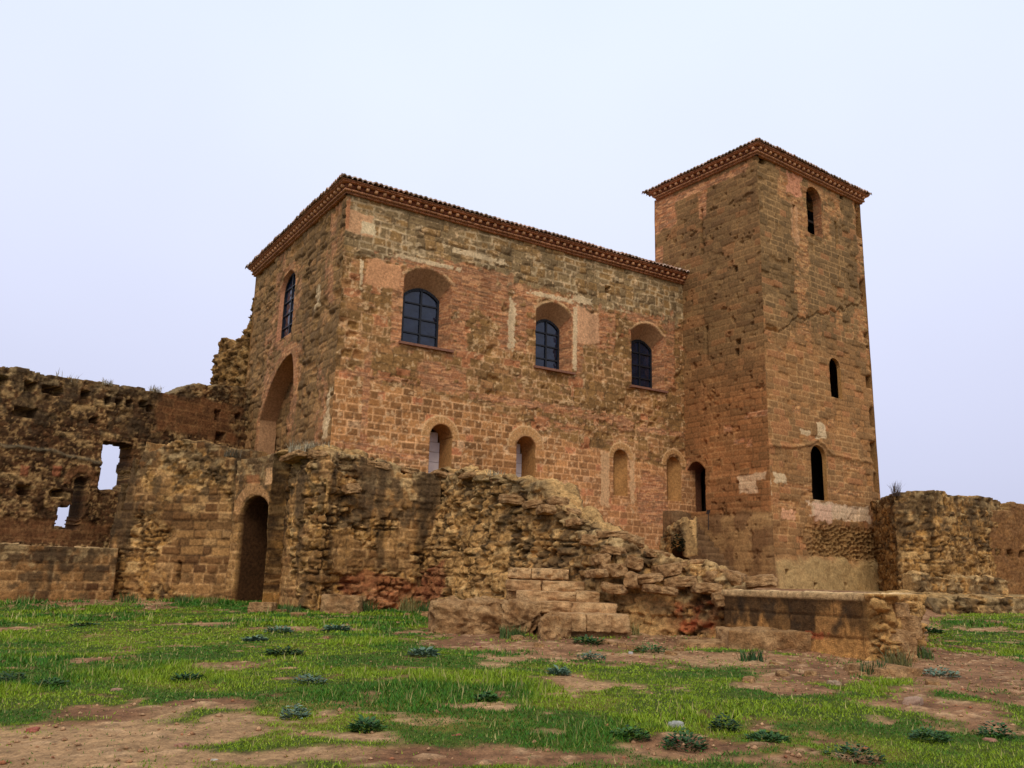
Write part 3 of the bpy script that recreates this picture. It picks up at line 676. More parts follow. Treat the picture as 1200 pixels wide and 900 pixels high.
bank = sm(Yr, 29, 31)*sm(Xr, 12, 14); gc = mixc(gc, lin(120, 100, 66, G)*(.7+.6*fbm(Xr*2, Yr*2, 8))[:, None], bank*.8)
idx = np.arange(len(Xr)).reshape(X.shape)
Fg = np.stack([idx[:-1, :-1], idx[1:, :-1], idx[1:, 1:], idx[:-1, 1:]], -1).reshape(-1, 4)
g = build('ground', np.stack([Xr, Yr, Zr], -1), Fg, MG, None, gc); tag(g, kind='structure')

# ================================================================== CHURCH
church = empty('stone_church', (*Cn, 1.0), 'large brown stone church with tiled roof and three tall arched windows, left of the tower', 'church')
PF = Path([Cn, Cn+uC*26]); PF2 = Path([Cn, Jn+uC*.6])
ZE = PF.sz(401, 226)[1]; print('eave z', ZE, 'tower', hit(889, 180, Jn, -nT_))
RED = lambda s, z, dd, up: np.where(up[:, None], (lin(126, 96, 72, G)*(.94+.12*fbm(s*1.2, dd*5+z*1.2, 3))[:, None]), brick(dd*np.ones_like(s)+z*.001, z, 12)[0]*.85)
OCH = lambda s, z, dd, up: lin(138, 102, 64, G)*(.8+.4*fbm(s*2, z*2+dd*3, 4))[:, None]
Wn = [arch(PF, 472, 530, 314, 406, rise=.22, D=.75, splay=.34, zs=.77, col=RED), arch(PF, 628, 671, 354, 433, rise=.24, D=.75, splay=.34, zs=.77, col=RED), arch(PF, 740, 779, 379, 455, rise=.24, D=.75, splay=.34, zs=.77, col=RED)]
Nn = [arch(PF, 503, 530, 497, 562, D=1.2, col=OCH, mode='open', n=12), arch(PF, 605, 628, 511, 575, D=1.2, col=OCH, mode='open', n=12),
      arch(PF, 719, 736, 527, 581, D=.5, col=OCH, mode='niche', n=10), arch(PF, 782, 799, 535, 587, D=.5, col=OCH, mode='niche', n=10)]
PE_ = Path([Ln, Cn])
PEx = PE_
En = [arch(PE_, 327, 344, 320, 393, rise=.45, D=.32, splay=.06, zs=.97, col=lambda s, z, dd, up: lin(158, 112, 90, G)*(.8+.4*fbm(s*2+dd*2, z*2, 4))[:, None]), arch(PE_, 304, 342, 425, 560, rise=.75, ax=.62, D=.85, splay=.0, col=lambda s, z, dd, up: lin(138, 106, 80, G)*(.8+.4*fbm(s*1+dd*2, z*2, 4))[:, None], n=10)]
En[1]['rise'] = (En[1]['zt']-PE_.sz(304, 492)[1]); En[1]['zs'] = En[1]['zt']-En[1]['rise']
LE = PE_.len; EN1.append(En[1])
def joined(pa, pb, L):
    def f(s, z):
        c = np.zeros((len(s), 3)); d = np.zeros(len(s)); m_ = s < L
        for mm, g_, off in ((m_, pa, 0), (~m_, pb, L)):
            if mm.any(): c[mm], d[mm] = g_(s[mm]-off, z[mm])
        return c, d
    return f
def shifted(ops, L): return [dict(o, c=o['c']+L) for o in ops]
PALL = Path([Ln, Cn, Jn+uC*.6])
masonry('wall', PALL, 1.0, ZE+.05, .042, joined(end_paint(PE_), facade_paint(PF), LE), church, ops=En+shifted(Wn+Nn, LE), sm_n=.06)
# masonry blocking of the pointed arch
q0 = uC*.82; PBk = Path([Ln+q0, Cn+q0]); ob_ = En[1]; EN1.clear()
masonry('arch_blocking', PBk, ob_['zb'], ob_['zt']+.1, .05, end_paint(PBk), church, s0=ob_['c']-ob_['w']/2-.05, s1=ob_['c']+ob_['w']/2+.05)
# hidden rear walls
def dull(c): 
    return lambda s, z: (np.tile(c, (len(s), 1))*(.8+.4*fbm(s*1.2, z*1.2, 3))[:, None], (fbm(s, z, 2)-.5)*.05)
Bk = Ln+uC*26
masonry('rear_wall', Path([Bk, Ln]), 1.0, ZE+.05, .4, dull(C_BRWN), church)
masonry('rear_wall', Path([Cn+uC*26, Bk]), 1.0, ZE+.05, .4, dull(C_BRWN), church)

def eave(parent, A, u, nout, L, Zb, o0=0.0, o1=0.0, ntile=None, tilecol=None, name='cornice', H=.62, step=.38):
    """stepped brick cornice with a row of dentils along wall top from A, direction u, outward nout; Zb = bottom"""
    bl = []; cols = []
    u3 = np.array([*u, 0]); n3 = np.array([*nout, 0]); z3 = np.array([0, 0, 1.])
    def band(z0, z1, out, c, seg=.30):
        n = max(1, int(round((L+out*(o0+o1))/seg))); a = -out*o0; b = L+out*o1; w_ = (b-a)/n
        for k in range(n):
            r_ = random.random()
            j = random.uniform(-.008, .008); zz = random.uniform(-.006, .006)
            q = np.array([*A, 0])+u3*(a+(k+.5)*w_)+n3*(out/2+j/2-.05)+z3*((z0+z1)/2+zz)
            bl.append((q, (u3*(w_/2-.004), n3*(out/2+.05+j/2), z3*((z1-z0)/2-.003)))); cols.append(c*(.8+.4*r_))
    random.seed(3)
    band(Zb, Zb+.10, .10, lin(136, 92, 68, G)); band(Zb+.10, Zb+.18, .19, lin(142, 100, 76, G)); band(Zb+.18, Zb+.22, .13, lin(108, 74, 56, G))
    n = int(L/step)
    band(Zb+.22, Zb+.40, .17, lin(104, 62, 46, G), .5)
    for k in range(n+1):
        q = np.array([*A, 0])+u3*(k*L/n)+n3*.17+z3*(Zb+.30)
        bl.append((q, (u3*.062, n3*.12, z3*.06))); cols.append(lin(172, 128, 98, G)*random.uniform(.75, 1.1))
    band(Zb+.40, Zb+.46, .34, lin(148, 98, 74, G)); band(Zb+.46, Zb+.50, .39, lin(136, 92, 70, G))
    V, Fs = boxes(bl)
    C = np.repeat(np.array(cols), 8, 0)
    return build(name, V, np.array(Fs), MS, parent, C, smooth=False)
def hip_roof(parent, corners, Zt, over=.47, pitch=.33, tile=.23):
    """corrugated barrel-tile roof: four hipped faces with real tile rolls and open tile ends at the eave"""
    c = [np.array(q) for q in corners]; ctr = sum(c)/4; V = []; Fs = []; C = []; nv = 0
    for k in range(4):
        a, b = c[k], c[(k+1) % 4]; u = (b-a)/np.linalg.norm(b-a); n_ = np.array([u[1], -u[0]])
        if n_@(a-ctr) < 0: n_ = -n_
        L = np.linalg.norm(b-a)+2*over; W = min(np.linalg.norm(c[1]-c[0]), np.linalg.norm(c[2]-c[1]))/2+over
        if True:
            st = tile/10 if k in (0, 3, 1, 2) else tile
            ns = int(L/st)+1; s = np.linspace(0, L, ns); run = np.minimum(np.minimum(s, L-s), W)
            ph = s/tile; roll = np.abs(np.sin(np.pi*ph))**.7*.11; tid = np.floor(ph)
            rows = [0, .012]+list(np.linspace(.35, W, 14))
            for layer in range(2):                                # upper surface then underside
                P_ = []
                for j, rr in enumerate(rows):
                    d_ = np.minimum(rr, run); jit = (hsh(tid, 5, k)-.5)*.07 if j < 2 else 0
                    zz = Zt+d_*pitch+(roll if layer == 0 else roll-.05)+((hsh(tid, j, 9)-.5)*.02)+(fbm(s*.45, s*0+k, 12)-.5)*.07*(1 if j < 8 else .5)
                    xy = a[None]-u*over+u*s[:, None]+n_*(over-d_-jit)[:, None]
                    P_.append(np.concatenate([xy, zz[:, None]], 1))
                P_ = np.array(P_); nr = len(rows)
                V.append(P_.reshape(-1, 3))
                id_ = (np.arange(nr*ns)+nv).reshape(nr, ns)
                Fs.append(np.stack([id_[:-1, :-1], id_[:-1, 1:], id_[1:, 1:], id_[1:, :-1]], -1).reshape(-1, 4))
                hh = hsh(tid[None]*np.ones((nr, 1)), np.arange(nr)[:, None]*np.ones((1, ns)), 4)
                cc = mixc(lin(158, 120, 98, 1.5), lin(122, 100, 84, 1.5), hh); cc = mixc(cc, lin(84, 74, 60, 1.4), sm(vn(s[None]*2+0*hh, hh*0+np.arange(nr)[:, None], 6), .4, .7)*.8)
                cc = mixc(cc, lin(190, 166, 148, 1.4), (hh > .8)*.7)
                C.append(cc.reshape(-1, 3)); 
                if layer == 0: id0 = id_
                else: Fs.append(np.stack([id0[0, :-1], id_[0, :-1], id_[0, 1:], id0[0, 1:]], -1))
                nv += nr*ns
    V = np.concatenate(V); Fs = np.concatenate(Fs); C = np.concatenate(C)
    # ridge and hip cap tiles at the near eave corner
    return build('roof', V, Fs, MT, parent, C)
WC = np.linalg.norm(Ln-Cn)
cor = eave(church, Cn, uC, -nC, PF2.len-.3, ZE, 1, 0)
cor2 = eave(church, Cn, nC, -uC, WC, ZE, 1, 1, step=.38)
hip_roof(church, [Cn, Cn+uC*26, Cn+uC*26+nC*WC, Ln], ZE+.52)

def lattice(parent, path, o, sp_depth, nx=2, nz=4, name='window', topround=True, frame=MIRON, pane=MGLASS, bar=.06, glass=True, wid=None):
    """window in the back of a splayed reveal: frame, glazing bars, pane and sill"""
    hw = (o['w']/2-o['splay'])+.02; D = o['D']
    zb = o['zb']; H = (o['zt']-o['zb'])*o['sz']; rise = o['rise']*o['sz']; zs = zb+H-rise
    u = path.d[0]; n2 = np.array([u[1], -u[0]]); base = path.pos(np.array(0.))+u*o['c']-n2*(D-.06)
    u3 = np.array([*u, 0]); n3 = np.array([*n2, 0]); z3 = np.array([0, 0, 1.]); B0 = np.array([*base, 0.])
    def top(x):
        q = abs(x)/hw
        return zs+rise*((1-q*q) if o['rise'] < .4*o['w'] else math.sqrt(max(0, 1-q*q)))
    w_e = bpy.data.objects.new(name, None); COL.objects.link(w_e); w_e.parent = parent
    pl = np.array([*base, zb]); w_e.location = pl-np.array(parent.location)
    bl = []
    def bar_(p, q, t=bar, dep=.04):
        p = np.array(p); q = np.array(q); d = q-p; Ld = np.linalg.norm(d); d /= Ld; per = np.cross(d, n3)
        bl.append(((p+q)/2, (d*(Ld/2+t*.4), per*t/2*1.0, n3*dep)))
    P3 = lambda x, z, o_=0: B0+u3*x+z3*z+n3*o_
    seg = 14; pts = [(-hw, zb)]+[(-hw+2*hw*k/seg, top(-hw+2*hw*k/seg)) for k in range(seg+1)]+[(hw, zb)]
    for a, b in zip(pts[:-1], pts[1:]): bar_(P3(*a), P3(*b), bar*1.9, .05)
    bar_(P3(-hw, zb), P3(hw, zb), bar*1.9, .05)
    for k in range(1, nx):
        x = -hw+2*hw*k/nx; bar_(P3(x, zb), P3(x, top(x)), bar*1.35)
    for k in range(1, nz):
        z = zb+H*k/nz
        xx = hw if z < zs else hw*math.sqrt(max(.05, 1-(z-zs)/max(rise, .01)))
        bar_(P3(-xx, z), P3(xx, z), bar)
    V, Fs = boxes(bl); build('window_frame', V, Fs, frame, w_e, smooth=False)
    if glass:
        n = 20; xs_ = np.linspace(-hw, hw, n); V = []
        for x in xs_: V += [P3(x, zb, -.02), P3(x, top(x), -.02)]
        V += [v-n3*.012 for v in V]
        m_ = 2*n; Fs = []
        for k in range(n-1):
            i = 2*k; Fs += [(i, i+2, i+3, i+1), (i+m_, i+1+m_, i+3+m_, i+2+m_)]
        build('pane', np.array(V), Fs, pane, w_e, smooth=False)
    return w_e
for o in Wn:
    wdw = lattice(church, PF, o, .7)
    sc_ = PF.pos(np.array(o['c'])); u3 = np.array([*uC, 0]); n3 = np.array([*(-nC), 0])
    V, Fs = boxes([(np.array([*sc_, o['zb']-.045])+n3*(-.30), (u3*(o['w']/2+.10), n3*.42, np.array([0, 0, .05])))])
    build('sill', V, Fs, MSILL, wdw, smooth=False)
lattice(church, PE_, En[0], .7, 2, 5, frame=MIRON)
# pale slabs closing the two slit niches
for o in Nn[:2]:
    s_ = o['c']; c_ = PF.pos(np.array(s_)); hw = o['w']/2; H = o['zt']-o['zb']
    u3 = np.array([*uC, 0]); n3 = np.array([*(-nC), 0]); z3 = np.array([0, 0, 1.])
    bl = []
    nn = 5
    for k in range(nn):
        w2 = hw*(.98 if k < nn-1 else .8)
        bl.append((np.array([*c_, o['zb']+(k+.5)*H*.93/nn])-n3*(1.15), (u3*w2, n3*.02, z3*(H*.93/nn/2-.008))))
    V, Fs = boxes(bl)
    build('stone_panel', V, Fs, MPALE, church, smooth=False)
# tall dark slit inside the pointed arch
sp_s, sp_z = PE_.sz(337, 470); _, sp_z2 = PE_.sz(337, 528); c_ = PE_.pos(np.array(sp_s))
V, Fs = boxes([(np.array([*(c_+(uC)*.55), (sp_z+sp_z2)/2]), (np.array([*nC, 0])*.11, np.array([*uC, 0])*.5, np.array([0, 0, (sp_z-sp_z2)/2])))])
# broken wall stub at the far end of the church
PS = Path([sight(249, 430, 45.5), sight(297, 430, 43.4)])
xs_, zs_ = PS.prof([(249, 450), (250, 415), (254, 401), (262, 395), (268, 401), (272, 404), (280, 394), (286, 380), (292, 360), (298, 340)])
masonry('wall_stub', PS, 1, 16, .08, rubble_paint(PS, 3, tone=.58, rough=1.3), church, keep=lambda s, z: z < np.interp(s, xs_, zs_)+(fbm(s*3, s*0, 3)-.5)*.3, T=1.2, mat=MR, rag=.12)

# ================================================================== TOWER
tower = empty('square_tower', (*Tn, 1.0), 'tall square brown stone tower with arched openings and tiled roof, right of the church', 'tower')
B1 = Tn+nT_*TD; PTL = Path([B1, Tn]); PTR = Path([Tn, Rn])
ZT = PTL.sz(889, 181)[1]
Dor = arch(PTL, 804, 827, 541, 600, rise=.35, D=1.1, splay=0, col=lambda s, z, dd, up: lin(96, 62, 46, G)*(.8+.4*fbm(s*2+dd, z*2, 4))[:, None])
xr, zr_ = PTL.prof([(768, 330), (768, 305), (773, 297), (770, 285), (771, 270), (767, 262), (768, 240), (765, 215)])
def keepL(s, z):
    e = np.interp(z, np.sort(zr_), np.array(xr)[np.argsort(zr_)])
    return (s > e+(fbm(z*4, z*0, 5)-.5)*.25*(z < PTL.sz(770, 262)[1])) | (z < PTL.sz(770, 320)[1])
TWn = [arch(PTR, 946, 963, 220, 275, D=.50, col=lambda s, z, dd, up: brick(dd*np.ones_like(s), z, 12)[0]*.8), arch(PTR, 973, 986, 420, 466, D=.22, col=OCH), arch(PTR, 951, 969, 522, 586, D=.22, col=OCH)]
PTA = Path([B1, Tn, Rn])
masonry('wall', PTA, .5, ZT+.05, .042, joined(tower_left_paint(PTL), tower_right_paint(PTR), PTL.len), tower, ops=[Dor]+shifted(TWn, PTL.len), sm_n=.06)
# added dark block that shuts light out behind the tower openings
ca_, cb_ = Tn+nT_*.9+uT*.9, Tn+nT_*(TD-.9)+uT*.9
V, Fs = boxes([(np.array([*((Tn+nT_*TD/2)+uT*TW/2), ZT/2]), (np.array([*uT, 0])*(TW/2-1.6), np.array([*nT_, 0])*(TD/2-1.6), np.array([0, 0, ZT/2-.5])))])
build('light_blocker', V, Fs, MDOORW, tower, smooth=False)
masonry('rear_wall', Path([Rn, Rn+nT_*TD]), .5, ZT+.05, .3, dull(C_BRWN), tower)
masonry('rear_wall', Path([Rn+nT_*TD, B1]), .5, ZT+.05, .3, dull(C_BRWN), tower)
eave(tower, Tn, uT, -nT_, TW, ZT, 1, 1, step=.38); eave(tower, Tn, nT_, -uT, TD-.3, ZT, 1, 1, step=.38)
hip_roof(tower, [Tn, Rn, Rn+nT_*TD, B1], ZT+.52)
# the added dark block inside is closed in by the masonry; the top opening holds a beam with a small bell
o = TWn[0]; c_ = PTR.pos(np.array(o['c'])); u3 = np.array([*uT, 0]); n3 = np.array([*(-nT_), 0]); z3 = np.array([0, 0, 1.])
V, Fs = boxes([(np.array([*c_, o['zb']+1.05])-n3*.6, (u3*(o['w']/2+.05), n3*.06, z3*.06))]); build('timber_beam', V, Fs, MDOORW, tower, smooth=False)
# door leaf standing ajar
s_, z_ = Dor['c'], Dor['zb']; c_ = PTL.pos(np.array(s_))
u3 = np.array([*(PTL.d[0]), 0]); n3 = np.array([*(-uT), 0])
V, Fs = boxes([(np.array([*c_, z_+1.05])-n3*.75+u3*(Dor['w']*.22), (u3*.03, n3*.32, z3*1.05)), (np.array([*c_, z_+1.05])-n3*1.0+u3*(Dor['w']*.02), (u3*.03, n3*.06, z3*1.05))])
build('door', V, Fs, MDOORW, tower, smooth=False)
# iron spike on the tower wall near the stair
q = hit(841, 612, Jn, -nT_); zz = PTL.sz(841, 622)[1]; zt_ = PTL.sz(842, 601)[1]
n2 = -uT
bl = [(np.array([*(q+n2*.65), (zz+zt_)/2]), (np.array([.018, 0, 0]), np.array([0, .018, 0]), z3*(zt_-zz)/2)),
      (np.array([*(q+n2*.65), zt_]), (u3*.09, np.array([*n2, 0])*.012, z3*.09+u3*.03))]
V, Fs = boxes(bl); o = build('iron_spike', V, Fs, MRUST, None, smooth=False); tag(o, 'thin rusty iron spike with a small flat head beside the tower stair', 'spike')
o.parent = None

# ================================================================== RUINED WALLS
def ruin(name, label, cat, pts, prof, z0, painter_kw, T=1.0, res=.05, ops=(), rag=.12, blocky=.18, group=None, topcol=None, zmax=None, sm_n=.3, nT=7):
    P = Path([sight(*q) for q in pts]); xs_, zs_ = P.prof(prof)
    def zt(s):
        k = .42; st = hsh(np.floor(s/k+vn(s*2, s*0, 5)*.7), 3, 17)
        return np.interp(s, xs_, zs_)+(st-.5)*blocky+(fbm(s*5, s*0, 18)-.5)*blocky*.5
    pk = dict(painter_kw); holes = pk.pop('holes', ()); post = pk.pop('post', None)
    base = rubble_paint(P, zt=zt, **pk)
    hl = [(P.sz(q[0], q[1]), q[2], q[3]) for q in holes]
    def pf(s, z):
        c, d = base(s, z)
        if post: c, d = post(P, s, z, c, d)
        for (a, b), w_, h_ in hl:
            n = (fbm(s*7, z*7, 19)-.5)*.12
            d = np.where((np.abs(s-a)+n < w_/2) & (np.abs(z-b)+n < h_/2), -min(.65, T*.8), d)
        return c, d
    o_ = [f(P) if callable(f) else f for f in ops]
    ob = masonry(name, P, z0, zmax or float(max(zs_)+.4), res, pf, None, ops=o_, keep=lambda s, z: z < zt(s), T=T, mat=MR, rag=rag, topcol=topcol, sm_n=sm_n, nT=nT)
    return tag(ob, label, cat, group), P, zt

# far left curtain wall with two openings to the sky
LD = (lin(88, 62, 42, G), lin(58, 42, 30, G))  # shade on this wall is put into darker stone colours
def left_post(P, s, z, c, d):
    xs_, zs_ = P.prof([(-60, 512), (0, 520), (60, 530), (115, 540)]); zl = np.interp(s, xs_, zs_)
    on = 1-sm(s, xs_[-1], xs_[-1]+.4)
    zl = zl+(fbm(s*1.6, s*0, 22)-.5)*.35; lip = (1-sm(np.abs(z-zl), .02, .13))*on; c = mixc(c, lin(78, 74, 64, G), lip*.7); lip = lip*sm(fbm(s*1.5, s*0, 21), .3, .5); d = d+lip*.07+on*.10*(1-sm(z, zl-.05, zl+.1))
    m_ = np.maximum(blob(P, s, z, 232, 490, 46, 22, 5, warp=.3), blob(P, s, z, 40, 622, 90, 14, 6))
    b1, b2, b3, be = cells(s, z, 181, .34, .6, .3, .03, .2)
    ac = mixc(lin(100, 68, 46, G), lin(78, 54, 37, G), b1); ac = mixc(ac, lin(122, 92, 64, G), (1-sm(be, .01, .05))*.5)
    c = mixc(c, ac, m_*.8); d = d*(1-m_*.85)
    for px, py in ((27, 552), (65, 552)):
        q = blob(P, s, z, px, py, 5, 6, px, warp=.1); c = mixc(c, lin(118, 72, 54, G), q*.8); d = d+.04*q
    # ring of the small arch
    cs, cz = P.sz(94, 566); rr = np.hypot(s-cs, z-cz); rg = (rr > .42) & (rr < .75) & (z > cz-.1)
    c = mixc(c, lin(104, 74, 52, G), rg*.7); d = d+rg*.05
    return c, d
def rect_open(P):
    s0, _ = P.sz(119, 548); s1, _ = P.sz(151, 548); _, zt_ = P.sz(135, 518); _, zb_ = P.sz(135, 577)
    def fn(s, z):
        x0 = s0-.05+(fbm(z*4, z*0, 5)-.5)*.12; x1 = s1+.12+(fbm(z*2.5, z*0, 6)-.5)*.25-.2*(1-sm(z, zb_+.1, zb_+.6))
        return (s > x0) & (s < x1) & (z < zt_+(fbm(s*3, s*0, 3)-.5)*.08) & (z > zb_+(fbm(s*3, s*0, 4)-.5)*.35)
    return dict(mode='hole', fn=fn)
def low_open(P):
    s0, zb_ = P.sz(63, 620); s1, _ = P.sz(95, 610); s2, zt_ = P.sz(78, 592); sa, za = P.sz(86, 566); sb, _ = P.sz(102, 566); _, zbb = P.sz(95, 604)
    def fn(s, z):
        n = (fbm(s*4, z*4, 7)-.5)*.2
        a = (s > s0+n) & (s < s1+n) & (z > zb_) & (z < zt_+n-(s2-s)*.25*(s < s2))
        w_ = (sb-sa)/2; cx = (sa+sb)/2; tp = za+np.sqrt(np.clip(w_**2-(s-cx)**2, 0, None))
        b = (np.abs(s-cx+.0) < w_) & (z > zbb+n) & (z < tp)
        return a | b
    return dict(mode='hole', fn=fn)
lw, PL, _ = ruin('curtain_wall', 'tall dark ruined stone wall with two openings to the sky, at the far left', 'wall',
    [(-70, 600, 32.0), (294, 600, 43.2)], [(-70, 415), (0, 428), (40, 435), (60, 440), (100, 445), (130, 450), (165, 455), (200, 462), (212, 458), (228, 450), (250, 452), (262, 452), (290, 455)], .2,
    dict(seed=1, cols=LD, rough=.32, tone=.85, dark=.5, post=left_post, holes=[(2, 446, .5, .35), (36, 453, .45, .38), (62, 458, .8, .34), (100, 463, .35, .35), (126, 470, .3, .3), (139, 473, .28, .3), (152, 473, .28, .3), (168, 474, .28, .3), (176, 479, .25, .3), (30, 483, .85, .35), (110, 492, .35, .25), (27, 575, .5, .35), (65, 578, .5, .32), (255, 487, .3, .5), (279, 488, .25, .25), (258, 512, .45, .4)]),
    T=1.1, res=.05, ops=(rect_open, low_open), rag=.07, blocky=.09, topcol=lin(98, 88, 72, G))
# inner skin seen through the small arch is closed with a lower brick screen
screen, _, _ = ruin('brick_screen', 'low brown brick wall seen through the small broken arch of the far left wall', 'wall',
    [(40, 640, 37.5), (140, 640, 40.5)], [(40, 618), (140, 618)], .2, dict(seed=2, cols=(lin(104, 66, 46, G), lin(80, 54, 38, G)), rough=.3, hc=.15, wc=.3), T=.4, res=.07, blocky=.05)
# lower ashlar wall in front of it
full = lambda s, z: np.ones_like(s)
ruin('low_wall', 'low wall of large squared brown blocks in front of the dark wall, at the far left', 'wall',
    [(-80, 700, 30.6), (132, 700, 33.2)], [(-80, 632), (0, 637), (60, 640), (131, 643)], .0, dict(seed=4, ashlar=full, tone=.76, rough=.5, dark=.8), T=1.6, res=.05, blocky=.05, rag=.06, topcol=lin(150, 128, 100, G))
# stepped ashlar wall left of the arched doorway
def st_ash(s, z): return sm(fbm(s*.7, z*.7, 44), .34, .46)
sw, PSW, _ = ruin('stepped_wall', 'broken ashlar wall with a stepped left edge, left of the arched doorway', 'wall',
    [(122, 690, 33.6), (286, 690, 32.6)], [(120, 645), (126, 641), (127, 606), (142, 602), (143, 566), (156, 563), (157, 534), (172, 530), (174, 512), (215, 514), (250, 520), (284, 528)], .0,
    dict(seed=5, ashlar=st_ash, tone=.80, rough=.7, dark=.75, holes=[(210, 672, .1, .9)]), T=2.2, res=.045, blocky=.08, rag=.12)
# gateway wall with arched door
DK = lambda s, z, dd, up: lin(74, 52, 35, 1.0)*(.75+.4*fbm(s*2+dd*2, z*3, 4))[:, None]  # dimness of the deep openings put into a darker lining colour
def gate_post(P, s, z, c, d):
    cs, cz = P.sz(295, 600); rr = np.hypot(s-cs, z-cz); th = np.arctan2(z-cz, s-cs)
    rg = (rr > .62) & (rr < 1.0) & (z > cz-.05); jt = np.abs(((th*3.6) % 1)-.5) > .45
    c = mixc(c, lin(140, 108, 78, G), rg*.6); c = mixc(c, lin(168, 134, 104, G), (rg & jt)*.6); d = np.where(rg, d*.2+.03, d)
    q = blob(P, s, z, 318, 558, 7, 9, 3, warp=.2); c = mixc(c, lin(170, 138, 108, G), q*.7)
    q = blob(P, s, z, 297, 562, 7, 5, 4, warp=.2); c = mixc(c, lin(132, 86, 62, G), q*.45)
    return c, d
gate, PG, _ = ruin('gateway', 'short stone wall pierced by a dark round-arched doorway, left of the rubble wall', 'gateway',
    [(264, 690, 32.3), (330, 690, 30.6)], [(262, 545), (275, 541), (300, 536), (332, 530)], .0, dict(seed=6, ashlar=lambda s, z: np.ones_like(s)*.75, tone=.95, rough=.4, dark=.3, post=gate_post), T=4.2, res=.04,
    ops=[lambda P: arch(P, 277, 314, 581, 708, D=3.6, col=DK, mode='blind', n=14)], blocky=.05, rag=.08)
# massive rubble wall, west part
def low_red(P, s, z, c, d):
    m_ = sm(fbm(s*1.2, z*1.2, 9), .45, .55)*blob(P, s, z, 470, 700, 60, 26, 6)
    c = mixc(c, lin(112, 66, 46, G), m_*.7)
    bc, bd = brick(s, z, 14); q = blob(P, s, z, 450, 705, 24, 13, 7, warp=.8); c = mixc(c, bc*.85, q*.8)
    for px, w1 in ((446, .22), (495, .3), (388, .18), (525, .25)):
        cs, _ = P.sz(px, 620); q = 1-sm(np.abs(s-cs+(fbm(z*1.5, z*0, px)-.5)*.35), w1*.3, w1)
        c = mixc(c, lin(52, 42, 32, G), q*.7*sm(z, P.sz(px, 700)[1], P.sz(px, 640)[1]))
    return c, d
ztB_ = lambda s: np.full_like(s, 1.9)-s*.0
rw, PA, ztA = ruin('rubble_wall', 'massive eroded stone wall with black lichen and red stains at its foot, right of the arched doorway', 'wall',
    [(316, 700, 31.2), (330, 700, 28.9), (352, 700, 27.9), (375, 700, 27.6), (392, 700, 28.3), (420, 700, 28.9), (470, 700, 29.6), (512, 700, 30.2)],
    [(316, 536), (330, 532), (350, 528), (385, 530), (418, 533), (440, 541), (470, 550), (500, 552), (515, 552)], -.1,
    dict(seed=7, ashlar=lambda s, z: sm(fbm(s*.9, z*.9, 45), .44, .54)*.8, tone=1.0, rough=1.0, dark=.8, post=low_red), T=2.6, res=.036, blocky=.28, rag=.20, sm_n=.4, nT=12)
# east part: broken mass stepping down to the terrace
def mound_post(P, s, z, c, d):
    q = blob(P, s, z, 812, 720, 36, 18, 6, warp=.6); bc = mixc(lin(118, 84, 60, 1.0), lin(142, 74, 50, 1.0), sm(fbm(s*3, z*3, 5, 4), .5, .62)); c = mixc(c, bc, q*.8*sm(fbm(s*2.2, z*2.2, 83, 4), .3, .5))
    e = sm(s+(fbm(s, z, 15)-.5), P.sz(665, 690)[0], P.sz(715, 690)[0])*(1-sm(s, P.sz(780, 690)[0], P.sz(800, 690)[0])); dz = np.clip(ztB_(s)-z, 0, 3)
    c = mixc(c, lin(158, 130, 92, G)*(.75+.5*fbm(s*2.5, z*2.5, 16, 5))[:, None], e*.65*sm(dz, .2, .6)); d = d*(1-e*.35)+e*dz*.30
    q = blob(P, s, z, 520, 695, 16, 30, 8, warp=.7); c = mixc(c, lin(104, 60, 44, G), q*.7)
    return c, d
mw, PB, ztB = ruin('broken_wall', 'long broken mass of tumbled stonework stepping down to the right, behind the ruined steps', 'wall',
    [(503, 700, 30.8), (560, 700, 27.6), (640, 700, 24.4), (705, 700, 22.4), (780, 700, 21.8), (870, 700, 20.9)],
    [(503, 553), (530, 552), (560, 556), (600, 562), (634, 568), (640, 584), (660, 594), (668, 608), (684, 616), (696, 622), (700, 630), (745, 636), (752, 648), (776, 654), (800, 664), (835, 668), (842, 676), (870, 682), (875, 692)], -.1,
    dict(seed=8, tone=.92, rough=1.2, dark=.35, big=1.0, batter=.16, post=mound_post, cols=(lin(156, 124, 82, G), lin(116, 90, 58, G))), T=1.2, res=.034, blocky=.22, rag=.14, sm_n=.8, nT=14)

